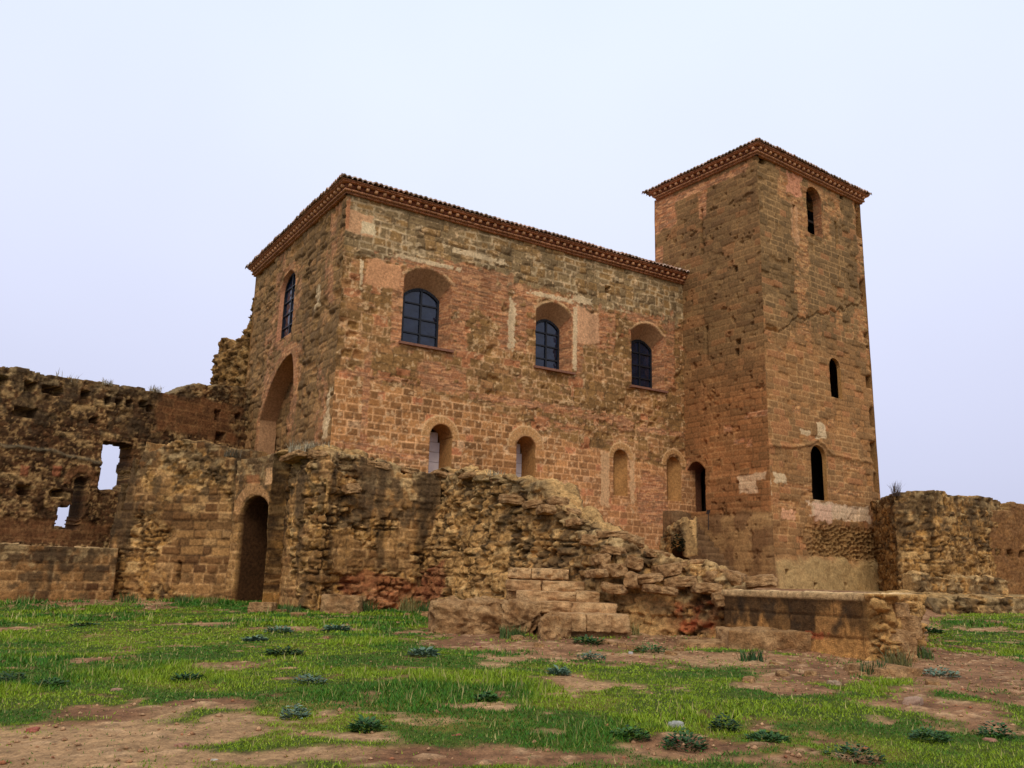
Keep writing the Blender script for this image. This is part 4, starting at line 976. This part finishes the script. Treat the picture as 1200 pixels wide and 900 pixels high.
# stone platform
def plat_post(P, s, z, c, d):
    zt_ = 1.45
    b1, b2, b3, be = cells(s, z, 191, .42, 1.1, .3, .02, .1); cc = mixc(lin(142, 108, 68, G), lin(118, 88, 56, G), b1); cc = mixc(cc, lin(92, 70, 46, G), (1-sm(be, .0, .03))*.5)
    cc = cc*(.8+.4*fbm(s*1.5, z*1.5, 3))[:, None]
    fl = 1-sm(s, P.s[1]-.5, P.s[1]-.2)
    c = mixc(c, cc, fl); lum = lin(146, 116, 76, G)*(.7+.6*fbm(s*3, z*3, 51, 5))[:, None]; c = mixc(c, lum, (1-fl)*.75); d = np.where(fl > .5, (b1-.5)*.04-(1-sm(be, 0, .04))*.03+(fbm(s*1.5, z*1.5, 4)-.5)*.10-.1*sm(z, 1.2, 1.5)*0, d*1.25+.1)
    n = streak(s, z, 48, 1.3, .15)
    n5 = fbm(s*2.5, z*2.5, 49, 5)-.5; n6 = fbm(s*1.9, z*.35, 53, 5); stn = np.maximum(sm(n+(z-.95)*.40+n5*.30, .42, .56), sm(n6+(z-1.0)*.55+n5*.25, .36, .50)*.8)*fl; c = mixc(c, lin(44, 33, 24, 1.0), stn*.88)
    for px, ww in ((985, .26), (902, .2), (872, .2), (930, .3)):
        cs, _ = P.sz(px, 720); q = (1-sm(np.abs(s-cs+(fbm(z*1.6, z*0, px)-.5)*.5+n5*.5), ww*.2, ww))*sm(fbm(s*4, z*3, px), .3, .5); c = mixc(c, lin(44, 35, 27, G), q*.85*sm(z, .35, .9)*fl)
    q = blob(P, s, z, 955, 745, 12, 4, 6, warp=.8); c = mixc(c, lin(140, 78, 56, G), q*.7)
    cap = sm(z, 1.36, 1.40)*fl; c = mixc(c, lin(156, 134, 106, G), cap*.7); d = d+cap*.04
    return c, d
pf_, PP, _ = ruin('stone_platform', 'low flat-topped stone platform with black streaks on its front, in front of the tower', 'platform',
    [(848, 720, 20.5), (1036, 720, 16.6), (1070, 720, 18.6), (1066, 720, 24)], [(848, 690.5), (940, 692), (1034, 696.5), (1080, 696)], -.1,
    dict(seed=9, rough=1.0, post=plat_post, dark=.5), T=.45, res=.030, blocky=.03, rag=.03, topcol=lin(168, 148, 120, G), sm_n=.25, zmax=1.52)

# walls at the right
rr_, PR1, _ = ruin('ruined_wall', 'crumbling brown wall stump with a small bush on top, just right of the tower', 'wall',
    [(1026, 660, 43.5), (1052, 660, 39.6), (1100, 660, 39.6), (1140, 660, 40.8), (1185, 660, 42.5)], [(1033, 584), (1045, 579), (1062, 577), (1088, 575), (1108, 576), (1110, 581), (1140, 582), (1165, 584), (1174, 588), (1178, 600), (1190, 612)], .8,
    dict(seed=10, tone=.74, rough=.6, dark=.5, holes=[(1097, 635, .35, .4)]), T=1.4, res=.055, blocky=.07, rag=.08)
def brown_post(P, s, z, c, d):
    return mixc(c, lin(92, 66, 44, G)*(.8+.4*fbm(s*1.2, z*1.2, 6))[:, None], np.full(len(s), .8)), d*.3
ruin('earth_wall', 'smooth reddish brown wall with a row of square holes, at the far right', 'wall',
    [(1118, 660, 41.2), (1330, 660, 44)], [(1118, 597), (1183, 599), (1184, 599), (1185, 588), (1230, 589), (1231, 600), (1260, 600), (1261, 588), (1330, 588)], .8,
    dict(seed=11, rough=.6, dark=.2, post=brown_post, holes=[(1127, 648, .28, .3), (1141, 648, .3, .3), (1155, 648, .3, .3), (1170, 648, .3, .3), (1184, 648, .3, .3), (1198, 649, .3, .3), (1213, 649, .3, .3), (1150, 673, 1.3, .2)]), T=.9, res=.055, blocky=.04)
ruin('parapet', 'low pale broken stone parapet in front of the walls at the far right', 'wall',
    [(1072, 690, 33), (1182, 690, 34)], [(1068, 674), (1100, 675), (1118, 679), (1145, 676), (1172, 677), (1184, 683)], .8,
    dict(seed=12, tone=.9, rough=.7, dark=.6), T=.7, res=.045, blocky=.12)
ruin('retaining_wall', 'rough knee-high stone bank edging the far right lawn', 'wall',
    [(1064, 712, 28.5), (1120, 712, 29.5), (1360, 712, 30.5)], [(1062, 697), (1110, 700), (1150, 700), (1200, 702), (1360, 702)], .2,
    dict(seed=13, tone=.72, rough=.9, dark=.5, batter=.3), T=1.4, res=.05, blocky=.12)

# ------------------------------------------------------------------ tower stair
stair = empty('tower_stair', (*sight(830, 650, 36.5), 1.0), 'narrow flight of worn stone steps climbing to the tower door', 'stairs')
def rock_mesh(size, seed, sub=4, rough=.12, box=.7):
    bm = bmesh.new(); bmesh.ops.create_cube(bm, size=2); bmesh.ops.subdivide_edges(bm, edges=bm.edges[:], cuts=3 if sub < 3 else (9 if sub == 3 else (15 if sub == 4 else 31)), use_grid_fill=True)
    V = np.array([v.co[:] for v in bm.verts]); r = np.linalg.norm(V, axis=1, keepdims=True); V2 = V/np.maximum(np.abs(V).max(1, keepdims=True), 1e-6); sph = V/r*1.25
    Vn = V2*box+sph*(1-box)
    n = np.stack([fbm(Vn[:, 1]*1.3+seed*3.1, Vn[:, 2]*1.3+seed, seed, 4), fbm(Vn[:, 0]*1.3+seed, Vn[:, 2]*1.3+7+seed, seed+3, 4), fbm(Vn[:, 0]*1.3, Vn[:, 1]*1.3+seed*2, seed+5, 4)], -1)-.5
    W = Vn*np.array(size)/2; hs_ = np.array(size)/2; mn = min(size)
    f1 = 1.6/max(mn, .12)**.6; A = W[:, 0]+W[:, 1]*.6; B = W[:, 2]-W[:, 1]*.6
    n2 = fbm(A*f1+seed, B*f1-seed, seed+9, 4)-.5; n3 = fbm(A*f1*4+seed, B*f1*4, seed+19, 4)-.5
    cr_ = 1-sm(np.abs(fbm(A*f1*.8+seed, B*f1*1.1, seed+29, 4)-.5), .0, .035)
    dirn = Vn/np.maximum(np.linalg.norm(Vn, axis=1, keepdims=True), 1e-6)
    amp = mn*rough*(n2*1.9+n3*1.1-cr_*.35)
    Vn = (W+n*rough*2.0*hs_+dirn*amp[:, None])/hs_
    Vn = Vn*np.array(size)/2
    Fs = [[v.index for v in f.verts] for f in bm.faces]; bm.free(); return Vn, Fs
def rock(name, c, size, rot=0, seed=0, parent=None, mat=None, rough=.12, box=.75, label=None, cat=None, group=None, sub=4, tilt=0):
    V, Fs = rock_mesh(size, seed, sub, rough, box)
    ca, sa = math.cos(rot), math.sin(rot); ct, st = math.cos(tilt), math.sin(tilt)
    Rz = np.array([[ca, -sa, 0], [sa, ca, 0], [0, 0, 1]]); Rx = np.array([[ct, 0, st], [0, 1, 0], [-st, 0, ct]])
    V = V@(Rz@Rx).T+np.array(c)
    o = build(name, V, Fs, mat or MROCK, parent)
    if label: tag(o, label, cat, group)
    return o
z_top = PTL.sz(815, 600)[1]; dirS = -nT_; out = -uT
nst = 12
MSTAIR = stone_mat('stair_stone', fine=.4, bump=.8, scale=7, attr=False, base=lin(92, 66, 42, 1.15), c2=lin(120, 90, 58, 1.15), lich=lin(52, 48, 34, 1.2), bdist=.03)
pt0 = hit(812, 602, Jn, -nT_); lenS = np.linalg.norm(hit(882, 650, Jn, -nT_)-pt0)
for k in range(nst):
    f = (k+.5)/nst; p = pt0+dirS*(f*lenS-.2)+out*(.95+.03*math.sin(k*2.3)); zt_ = z_top-(z_top-1.95)*k/(nst-1)-.04
    rock('step', (*p, (zt_+1.0)/2), (lenS/nst+.10, 1.3, zt_-1.0), math.atan2(dirS[1], dirS[0])+.04*math.sin(k*3.1), 40+k, stair, MSTAIR, rough=.022, box=.93, sub=4)
# parapet cheek of the stair, with the small cellar mouth below
rock('landing', (*(pt0-dirS*.65+out*.95), (z_top+1.0)/2), (1.1, 1.3, z_top-1.0), math.atan2(dirS[1], dirS[0]), 59, stair, MSTAIR, rough=.04, box=.9)
ruin('stair_wall', 'small dark stone wall with a low arched mouth, left of the tower stair', 'wall', [(772, 640, 38.0), (800, 640, 36.4)], [(772, 640), (778, 622), (788, 612), (800, 606)], .9,
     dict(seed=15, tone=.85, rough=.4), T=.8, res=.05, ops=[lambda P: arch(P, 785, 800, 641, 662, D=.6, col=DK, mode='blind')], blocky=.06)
# ------------------------------------------------------------------ ruined steps in the foreground
steps = empty('ruined_steps', (*gpt(650, 745)[:2], .3), 'short flight of five worn broken stone steps in front of the rubble mass', 'stairs')
SD = [((597, 667), (668, 681), 23.0), ((594, 680), (684, 694), 22.3), ((607, 693), (704, 709), 21.6), ((626, 707), (723, 724), 20.9), ((656, 721), (738, 742), 20.1)]
MSTEP = stone_mat('step_stone', fine=.45, bump=1.0, scale=8, attr=False, base=lin(142, 104, 66, 1.2), c2=lin(172, 136, 92, 1.2), lich=lin(80, 62, 44, 1.1), bdist=.03)
for k, (a, b, Yd) in enumerate(SD):
    p = at(a[0], a[1], Yd); q = at(b[0], b[1], Yd); zt_ = p[2]; zb_ = -.1
    cut = [0, .45, 1] if k % 2 else [0, .38, .72, 1]
    for m_ in range(len(cut)-1):
        x0 = p[0]+(q[0]-p[0])*cut[m_]; x1 = p[0]+(q[0]-p[0])*cut[m_+1]
        rock('step_block', ((x0+x1)/2, Yd+.75, zt_-.11-(.05 if k == 4 else 0)+random.uniform(-.025, .025)), (x1-x0+.02, 1.5+random.uniform(-.12, .08), .27+(.11 if k == 4 else 0)), random.uniform(-.05, .05), 60+k*5+m_, steps, MSTEP, rough=.085, box=.86)
    rock('step_core', ((p[0]+q[0])/2, Yd+.9, (zt_-.14+zb_)/2), (q[0]-p[0]-.06, 1.5, zt_-.14-zb_), 0, 160+k, steps, rough=.06, box=.9)
# rock outcrops beside the steps
def px_rock(name, x0, y0, x1, y1, Yd, depth, seed, label, cat='rock', group=None, rough=.14, box=.7, rot=0, sub=5, mat=None, sink=.25):
    p = at(x0, y0, Yd); q = at(x1, y1, Yd); h = p[2]-q[2]
    return rock(name, ((p[0]+q[0])/2, Yd+depth/2, (p[2]+q[2]-sink)/2), (q[0]-p[0], depth, h+sink), rot, seed, None, mat, rough, box, label, cat, group, sub)
px_rock('rock_outcrop', 508, 704, 600, 744, 20.8, 2.2, 201, 'broad flat-topped tan rock at the left foot of the ruined steps', rough=.20, box=.6)
px_rock('rock_outcrop', 588, 704, 632, 740, 20.6, 1.6, 202, 'narrow tan rock wedged between the broad flat rock and the ruined steps', rough=.24, box=.6)
px_rock('rock_outcrop', 632, 722, 670, 752, 19.8, 1.4, 203, 'rounded tan rock under the lowest of the ruined steps', rough=.18, box=.6)
px_rock('rock_outcrop', 700, 735, 742, 750, 20.4, 1.0, 204, 'low tan ledge at the right end of the lowest ruined step', rough=.10)
px_rock('rock_slab', 855, 738, 1000, 776, 18.2, 1.4, 205, 'long tan ledge lying along the foot of the stone platform', rough=.08, box=.85, sink=.5)
px_rock('rock_slab', 800, 752, 912, 772, 18.6, 1.2, 206, 'flat earth-coloured slab left of the platform ledge', rough=.06, sink=.4)
px_rock('rock_slab', 1018, 782, 1082, 804, 14.4, 1.0, 207, 'thin flat slab tilted in the dirt in front of the platform corner', rough=.05, rot=.3)
px_rock('corner_stone', 1056, 722, 1081, 748, 16.9, .7, 208, 'squared pale block jutting from the right end of the platform', rough=.06, box=.92, sink=.02)
px_rock('corner_stone', 1040, 706, 1066, 734, 17.0, .6, 209, 'upright pale stone leaning on the right end of the platform', rough=.10, rot=.4, sink=.02)
px_rock('corner_stone', 1040, 738, 1078, 772, 16.8, .8, 210, 'dark rounded stone at the bottom right corner of the platform', rough=.12)
px_rock('fallen_block', 291, 706, 318, 719, 26.5, .7, 211, 'single pale block lying on the grass in front of the arched doorway', 'stone', rough=.07, box=.85, sink=.1)
px_rock('buttress_stone', 374, 697, 420, 722, 26.9, 1.4, 212, 'low rough boulder at the foot of the rubble wall corner', rough=.14)
# crest blocks
random.seed(11)
CR = [(648, 606, 676, 592, 23.9), (655, 588, 640, 0, 0)]
crest = [(655, 588, 26, 10, 24.4), (645, 577, 22, 9, 24.9), (668, 600, 22, 10, 23.9), (640, 597, 20, 9, 24.0), (676, 612, 24, 9, 23.4), (691, 633, 22, 12, 22.6), (715, 626, 40, 8, 22.7), (738, 634, 26, 11, 22.4), (722, 645, 30, 11, 22.1), (765, 650, 34, 10, 22.2), (744, 660, 24, 14, 21.7), (705, 655, 18, 11, 21.9),
         (783, 668, 30, 12, 21.6), (808, 662, 42, 12, 21.8), (760, 678, 30, 10, 21.3), (800, 683, 36, 13, 21.3), (833, 676, 26, 15, 21.4), (862, 677, 30, 14, 21.3), (892, 681, 44, 12, 21.2), (742, 680, 20, 16, 21.3), (830, 690, 34, 10, 20.9), (775, 692, 32, 10, 20.9), (720, 668, 26, 14, 21.6), (855, 700, 30, 16, 20.6), (700, 672, 20, 10, 21.5), (722, 690, 24, 12, 21.2),
         (520, 556, 34, 7, 30.2), (555, 558, 30, 8, 28.2), (590, 563, 34, 9, 26.9), (620, 570, 30, 9, 25.8), (345, 535, 34, 9, 28.2), (378, 533, 30, 9, 27.9), (408, 572, 20, 12, 28.2), (440, 545, 32, 7, 29.2), (475, 551, 28, 7, 29.8), (600, 585, 24, 10, 25.5), (625, 590, 22, 9, 24.7)]
for k, (x, y, w_, h_, Yd) in enumerate(crest):
    p = at(x, y, Yd); s_ = Yd/F
    rock('loose_block', (p[0], Yd+.22, p[2]), (w_*s_*random.uniform(.8, 1.05), .5+.3*random.random(), h_*s_*random.uniform(.8, 1.1)), random.uniform(-.6, .6), 300+k, None, None, .20, .72,
         'weathered tan block lodged along the broken crest of the rubble walls', 'stone', 'blocks lodged on the rubble walls', 4, random.uniform(-.22, .22))

# ------------------------------------------------------------------ grass
def leafmat(name, c1, c2, rough=.6, trans=.0):
    m, t = newmat(name); N = t.nodes.new; L = t.links.new
    out = N('ShaderNodeOutputMaterial'); b = N('ShaderNodeBsdfPrincipled'); L(b.outputs[0], out.inputs[0]); b.inputs['Roughness'].default_value = rough; b.inputs['Specular IOR Level'].default_value = .2
    a = N('ShaderNodeAttribute'); a.attribute_name = 'Col'; L(a.outputs['Color'], b.inputs['Base Color']); return m
MGR = leafmat('grass_blades', 0, 0)
def scatter_grass():
    rng = np.random.RandomState(4); V = []; C = []
    for (y0, y1, dens, h0, w0) in ((7.2, 10, 2400, .05, .006), (10, 14, 1500, .055, .008), (14, 20, 700, .06, .012), (20, 33, 260, .07, .020)):
        xw = y1*.62+3; n = int((y1-y0)*2*xw*dens)
        x = rng.uniform(-xw, xw, n); y = rng.uniform(y0, y1, n)
        k = (np.abs(x) < y*.62+3); x = x[k]; y = y[k]
        dmk = dirtmask(x, y); tr = polysd(x, y, TERR) > .3
        cl = fbm(x*2.2, y*2.2, 700, 4)
        k = (rng.rand(len(x)) < (1-sm(dmk, .05, .85))**1.3*(.35+1.1*cl)+.02) & tr
        x = x[k]; y = y[k]; cl = cl[k]; n = len(x)
        z = smoothz(x, y)+(fbm(x*.8, y*.8, 601)-.5)*.10+(fbm(x*3, y*3, 602)-.5)*.05+.012
        wb = sm(y, 26.5, 28.5)*(x < -2)
        big = sm(fbm(x*.6, y*.6, 710, 3), .45, .7)
        h = h0*.68*(1+wb*.9)*(.5+1.0*rng.rand(n))*(.6+.9*big); wd = w0*(.7+.6*rng.rand(n)); a = rng.rand(n)*6.283; ln = h*(.2+.9*rng.rand(n)); b = rng.rand(n)*6.283
        p = np.stack([x, y, z], -1); du = np.stack([np.cos(a), np.sin(a), 0*a], -1)*wd[:, None]
        st_ = rng.rand(n) < .012; h = np.where(st_, h*2.6, h)
        tip = p+np.stack([np.cos(b)*ln, np.sin(b)*ln, h], -1)
        V.append(np.stack([p-du, p+du, tip], 1).reshape(-1, 3))
        hh = rng.rand(n)
        big2 = sm(fbm(x*.55+5, y*.9, 720, 4), .42, .62)
        c = mixc(lin(110, 124, 20, 1.7), lin(44, 82, 16, 1.6), np.clip(hh*.55+big2*.75+wb*.4, 0, 1)); c = mixc(c, lin(150, 136, 84, 1.4), st_*.9); c = mixc(c, lin(134, 128, 60, 1.4), (rng.rand(n) > .93)*.7)
        C.append(np.repeat(c*(.75+.5*rng.rand(n))[:, None], 3, 0))
    V = np.concatenate(V); C = np.concatenate(C); print('blades', len(V)//3)
    o = build('grass', V, np.arange(len(V)).reshape(-1, 3), MGR, None, C, smooth=False)
    tag(o, 'short patchy green grass covering the courtyard ground', 'grass', kind='stuff')
scatter_grass()

# ------------------------------------------------------------------ weeds, tufts, pebbles
def leafy(seed, n=60, R=.28, H=.14, lw=.035, ll=.11, c1=(60, 92, 44), c2=(40, 66, 34), flat=1.0):
    rng = np.random.RandomState(seed); V = []; Fs = []; C = []
    for k in range(n):
        a = rng.rand()*6.283; r = R*math.sqrt(rng.rand()); z = H*rng.rand()*(1-.6*(r/R)); b = a+rng.uniform(-.9, .9); L_ = ll*rng.uniform(.6, 1.2); W_ = lw*rng.uniform(.7, 1.3)
        p = np.array([math.cos(a)*r, math.sin(a)*r, z*flat]); d = np.array([math.cos(b), math.sin(b), rng.uniform(.1, .9)]); d /= np.linalg.norm(d); sd_ = np.array([-math.sin(b), math.cos(b), rng.uniform(-.3, .3)])
        i = len(V); V += [p, p+d*L_*.5+sd_*W_, p+d*L_-np.array([0, 0, L_*.15]), p+d*L_*.5-sd_*W_]; Fs.append((i, i+1, i+2, i+3))
        c = lin(*c1, 1.5)*(1-(t_ := rng.rand()))+lin(*c2, 1.5)*t_; C += [c]*4
    return np.array(V), Fs, np.array(C)
def grassy(seed, n=70, R=.10, H=.32, w_=.006, c1=(150, 134, 88), c2=(112, 100, 62)):
    rng = np.random.RandomState(seed); V = []; Fs = []; C = []
    for k in range(n):
        a = rng.rand()*6.283; r = R*math.sqrt(rng.rand()); b = rng.rand()*6.283; h = H*rng.uniform(.4, 1); le = h*rng.uniform(.1, .8)
        p = np.array([math.cos(a)*r, math.sin(a)*r, -.02]); m_ = p+np.array([math.cos(b)*le*.35, math.sin(b)*le*.35, h*.6]); t_ = p+np.array([math.cos(b)*le, math.sin(b)*le, h]); s_ = np.array([-math.sin(b), math.cos(b), 0])*w_
        i = len(V); V += [p-s_, p+s_, m_+s_*.8, m_-s_*.8, t_]; Fs += [(i, i+1, i+2, i+3), (i+3, i+2, i+4)]
        q = rng.rand(); C += [lin(*c1, 1.5)*(1-q)+lin(*c2, 1.5)*q]*5
    return np.array(V), Fs, np.array(C)
def put(name, VFC, loc, label, cat, group=None, sc=1.0, rz=0):
    V, Fs, C = VFC
    me = bpy.data.meshes.new(name); me.from_pydata([tuple(v) for v in V], [], Fs); a = me.color_attributes.new('Col', 'FLOAT_COLOR', 'POINT')
    a.data.foreach_set('color', np.concatenate([C, np.ones((len(C), 1))], 1).astype(np.float32).ravel()); me.materials.append(MGR)
    o = bpy.data.objects.new(name, me); COL.objects.link(o); o.location = loc; o.scale = (sc, sc, sc); o.rotation_euler = (0, 0, rz); return tag(o, label, cat, group)
random.seed(5)
GW, BW = dict(c1=(50, 80, 34), c2=(28, 48, 22)), dict(c1=(92, 110, 88), c2=(58, 78, 60))
WE = [(332, 769, .26, GW, 'largest dark green weed in the left half of the lawn'), (299, 752, .18, BW, 'grey-green weed left of the silvery sprig near the rubble wall'), (326, 742, .20, BW, 'silvery sprig-like weed on the lawn in front of the rubble wall'),
      (362, 803, .24, BW, 'flat grey-green weed in the middle of the left lawn'), (497, 769, .18, BW, 'grey-green weed on the grass left of the flat rock'), (394, 740, .14, BW, 'small silvery weed near the foot of the rubble wall corner'),
      (430, 858, .16, GW, 'dark green weed above the bare earth at the bottom middle left'), (345, 843, .16, BW, 'bluish weed right of the bare patch in the lower left lawn'), (570, 822, .16, GW, 'dark green weed beside the bare patch in the middle of the lawn'),
      (803, 878, .28, GW, 'bushy dark green weed on the bare earth at the bottom right of centre'), (738, 865, .26, GW, 'spreading dark green weed left of the bushy one near the bottom edge'), (1000, 893, .42, GW, 'biggest dark green weed, cut by the bottom edge at the right'),
      (850, 858, .2, GW, 'dark green weed in the grass above the bushy bottom weed'), (900, 870, .2, GW, 'dark green weed in the lower right lawn, left of the biggest one'), (1090, 868, .26, GW, 'dark green weed in the lower right corner of the lawn'),
      (693, 773, .17, BW, 'small bluish weed on the bare path below the steps'), (690, 755, .2, GW, 'low green weed on the bare path at the foot of the steps'), (775, 741, .22, GW, 'green weed in front of the red-stained masonry'),
      (822, 742, .3, GW, 'wide grey-green weed at the foot of the masonry left of the platform'), (762, 765, .24, GW, 'bright green weed on the path left of the earth slab'), (1100, 793, .34, BW, 'large silvery blue weed right of the platform corner'), (1015, 770, .16, BW, 'bluish weed at the foot of the platform corner'),
      (947, 755, .16, GW, 'dark green weed growing in front of the middle of the platform'), (1168, 865, .2, GW, 'small dark weed at the lower right edge of the lawn'), (60, 805, .22, GW, 'dark green weed at the left edge of the lawn'), (12, 800, .22, GW, 'dark weed cut by the left edge of the picture'),
      (220, 800, .2, GW, 'dark green weed left of centre on the left lawn'), (100, 735, .2, GW, 'small dark weed on the upper left lawn'), (655, 792, .12, BW, 'tiny silvery weed on the lawn below the steps'), (1085, 742, .2, GW, 'dark weed on the small lawn right of the platform')]
for k, (x, y, R_, cc, lb) in enumerate(WE):
    cc = dict(c1=tuple(np.array(cc['c1'])*(.8+.45*float(hsh(k, 6, 1)))), c2=tuple(np.array(cc['c2'])*(.8+.45*float(hsh(k, 7, 1)))))
    p = gpt(x, y); put('weed', leafy(800+k, int(140+420*R_), R_*p[1]/15*(.8+.4*hsh(k, 3, 1))+.03, .10+.10*float(hsh(k, 4, 1)), .018*max(1, p[1]/13), (.05+.06*float(hsh(k, 5, 1)))*max(1, p[1]/13), **cc), (p[0], p[1], p[2]+.0), lb, 'weed', 'weeds scattered over the ground', 1, 0)
TU = [(648, 748, .5, GW, 'grass tuft growing against the rounded rock under the steps'), (1050, 785, .9, dict(c1=(96, 88, 48), c2=(74, 74, 40)), 'bushy dry grass tuft in front of the platform corner'), (790, 735, .5, GW, 'green grass tuft beside the red-stained masonry'), (1020, 790, .5, GW, 'grass tuft beside the thin tilted slab'),
      (690, 712, .5, dict(c1=(130, 112, 70), c2=(100, 96, 50)), 'dry tuft growing on the slope right of the steps'), (880, 775, .5, GW, 'grass tuft at the lower edge of the platform ledge'), (640, 740, .4, GW, 'small tuft left of the rounded rock')]
for k, (x, y, h, cc, lb) in enumerate(TU):
    p = gpt(x, y); put('grass_tuft', grassy(900+k, 120, .22, .4*h+.1, .008, **cc), (p[0], p[1]-.1, p[2]), lb, 'grass tuft', 'grass tufts among the ruins')
DR = dict(c1=(150, 138, 110), c2=(104, 92, 70))
def topplant(px, py, Yd, h, lb, n=90, R=.25, c=DR, lw=.012):
    p = at(px, py, Yd); put('dry_plant', grassy(950+px, n, R, h, lw, **c), tuple(p), lb, 'plant', 'dry plants on the wall tops')
topplant(85, 448, 35.4, .55, 'sparse dry stalks on the far left wall top, leftmost of the plants there', 14, .25)
topplant(68, 441, 34.8, .45, 'two thin dry stalks at the left end of the far left wall top', 6, .15)
topplant(126, 451, 36.6, .35, 'small dry bush on the far left wall top, middle of three', 70, .22)
topplant(182, 460, 38.6, .40, 'rounded dry bush on the far left wall top, nearest the church', 90, .3)
topplant(1050, 581, 39.6, .75, 'bare twiggy bush on the wall stump right of the tower', 60, .18, dict(c1=(90, 76, 66), c2=(60, 50, 44)))
topplant(355, 533, 28.6, .6, 'dry yellow grass on top of the rubble wall corner', 160, .5)
topplant(372, 531, 28.8, .5, 'dry grass clump on the rubble wall top, right of the yellow one', 120, .4)
topplant(578, 562, 28.0, .4, 'dry grass on the crest of the broken rubble mass', 90, .35)
topplant(272, 535, 32.2, .4, 'brownish bush in the corner above the arched doorway', 120, .3, dict(c1=(84, 72, 52), c2=(60, 52, 38)))
p = at(792, 632, 36.7); put('ivy_clump', leafy(77, 300, .26, .9, .05, .12, c1=(28, 40, 22), c2=(16, 26, 14)), (p[0], p[1]-.45, p[2]-.5), 'dark green ivy clump hanging left of the tower stair', 'plant')
PB_ = [(738, 741, .16, (190, 140, 110), 'pinkish white stone on the path right of the steps'), (733, 745, .10, (170, 130, 100), 'small pale stone beside the pinkish one on the path'), (701, 750, .10, (160, 70, 50), 'small red brick fragment on the path right of the steps'), (137, 811, .09, (170, 120, 90), 'flat pale stone lying on the left lawn'),
       (428, 804, .07, (150, 120, 85), 'small tan stone in the middle of the lawn'), (792, 852, .10, (170, 165, 150), 'pale grey stone on the lower right lawn'), (739, 766, .06, (190, 180, 165), 'tiny white stone on the path below the red-stained masonry'), (52, 703, .3, (160, 90, 55), 'orange stone at the foot of the low far left wall'),
       (1070, 826, .16, (165, 125, 95), 'flat pinkish stone on the earth at the lower right'), (1160, 870, .08, (170, 110, 80), 'reddish stone near the lower right edge'), (978, 803, .12, (160, 128, 92), 'tan stone at the edge of the lawn below the platform'), (790, 868, .07, (160, 70, 50), 'red fragment beside the bushy weed'), (38, 857, .07, (165, 80, 55), 'orange fragment on the bare earth at the lower left'),
       (213, 877, .07, (165, 105, 75), 'reddish fragment on the bare earth, right of the orange one'), (250, 893, .05, (190, 175, 150), 'tiny white stone at the bottom left'), (535, 865, .07, (165, 75, 52), 'red brick fragment at the edge of the lower lawn'), (560, 756, .08, (150, 90, 65), 'small brick fragment on the path below the broad flat rock')]
for k, (x, y, r, c, lb) in enumerate(PB_):
    p = gpt(x, y); m_ = stone_mat('fragment', fine=.35, bump=.7, scale=14, attr=False, base=lin(*[q*.8+18 for q in c], 1.0), c2=lin(*[q*.7+34 for q in c], 1.15))
    rock('small_stone', (p[0], p[1], p[2]+r*.1), (r*1.5, r*1.2, r*.8), k*1.3, 700+k, None, m_, .22, .6, lb, 'stone', 'small stones on the ground', 3)
random.seed(21)
FS = [(random.uniform(20, 265), random.uniform(704, 711)) for _ in range(9)]+[(random.uniform(325, 500), random.uniform(716, 724)) for _ in range(9)]+[(random.uniform(600, 860), random.uniform(748, 768)) for _ in range(16)]+[(random.uniform(860, 1120), random.uniform(775, 805)) for _ in range(10)]
for k, (x, y) in enumerate(FS):
    p = gpt(x, y); r = random.uniform(.05, .13)*(1.3 if y < 730 else 1)
    rock('fallen_stone', (p[0], p[1], p[2]+r*.15), (r*2.2, r*1.7, r*1.2), random.uniform(0, 3), 860+k, None, None, .20, .72, 'small broken tan stone fallen at the foot of the ruined walls', 'stone', 'broken stones fallen along the wall feet', 3, random.uniform(-.2, .2))
for k, (x, y, h) in enumerate(((30, 706, .35), (150, 706, .4), (215, 707, .4), (245, 708, .35), (340, 719, .35), (430, 718, .5), (478, 717, .6), (500, 719, .55), (600, 747, .35), (735, 745, .4), (1075, 770, .3))):
    p = gpt(x, y); c_ = dict(c1=(74, 88, 40), c2=(44, 62, 28)) if k % 3 else dict(c1=(124, 112, 66), c2=(84, 84, 42))
    put('grass_tuft', grassy(1500+k, 110, .30, h, .010, **c_), tuple(p), 'ragged grass tuft growing against the foot of the ruined walls', 'grass tuft', 'tufts along the wall feet')
# small gravel as stuff
rng = np.random.RandomState(8); V = []; C = []; n = 16000
x = rng.uniform(-16, 16, n*3); y = rng.uniform(7, 30, n*3)**1.0; dmk = dirtmask(x, y); k = (rng.rand(len(x)) < .02+.6*sm(dmk, .3, .7)) & (polysd(x, y, TERR) > .2) & (np.abs(x) < y*.62+.4); x = x[k][:n]; y = y[k][:n]; n = len(x)
z = smoothz(x, y)+(fbm(x*.8, y*.8, 601)-.5)*.10+(fbm(x*3, y*3, 602)-.5)*.05
r = .008+.034*rng.rand(n)**4
oct_ = np.array([[1, 0, 0], [0, 1, 0], [-1, 0, 0], [0, -1, 0], [0, 0, .7], [0, 0, -.5]])
V = (np.stack([x, y, z+r*.3], -1)[:, None]+oct_[None]*r[:, None, None]*(.7+.6*rng.rand(n, 6, 1))).reshape(-1, 3)
ft = np.array([[0, 1, 4], [1, 2, 4], [2, 3, 4], [3, 0, 4], [1, 0, 5], [2, 1, 5], [3, 2, 5], [0, 3, 5]])
Fs = (ft[None]+np.arange(n)[:, None, None]*6).reshape(-1, 3)
c = mixc(lin(150, 122, 96, G), lin(120, 88, 66, G), rng.rand(n)); c = mixc(c, lin(140, 88, 64, 1.0), (rng.rand(n) > .93)*.8)
tag(build('gravel', V, Fs, MG, None, np.repeat(c, 6, 0), smooth=False), 'scattered pebbles and grit on the bare earth', 'gravel', kind='stuff')
bpy.context.view_layer.update()
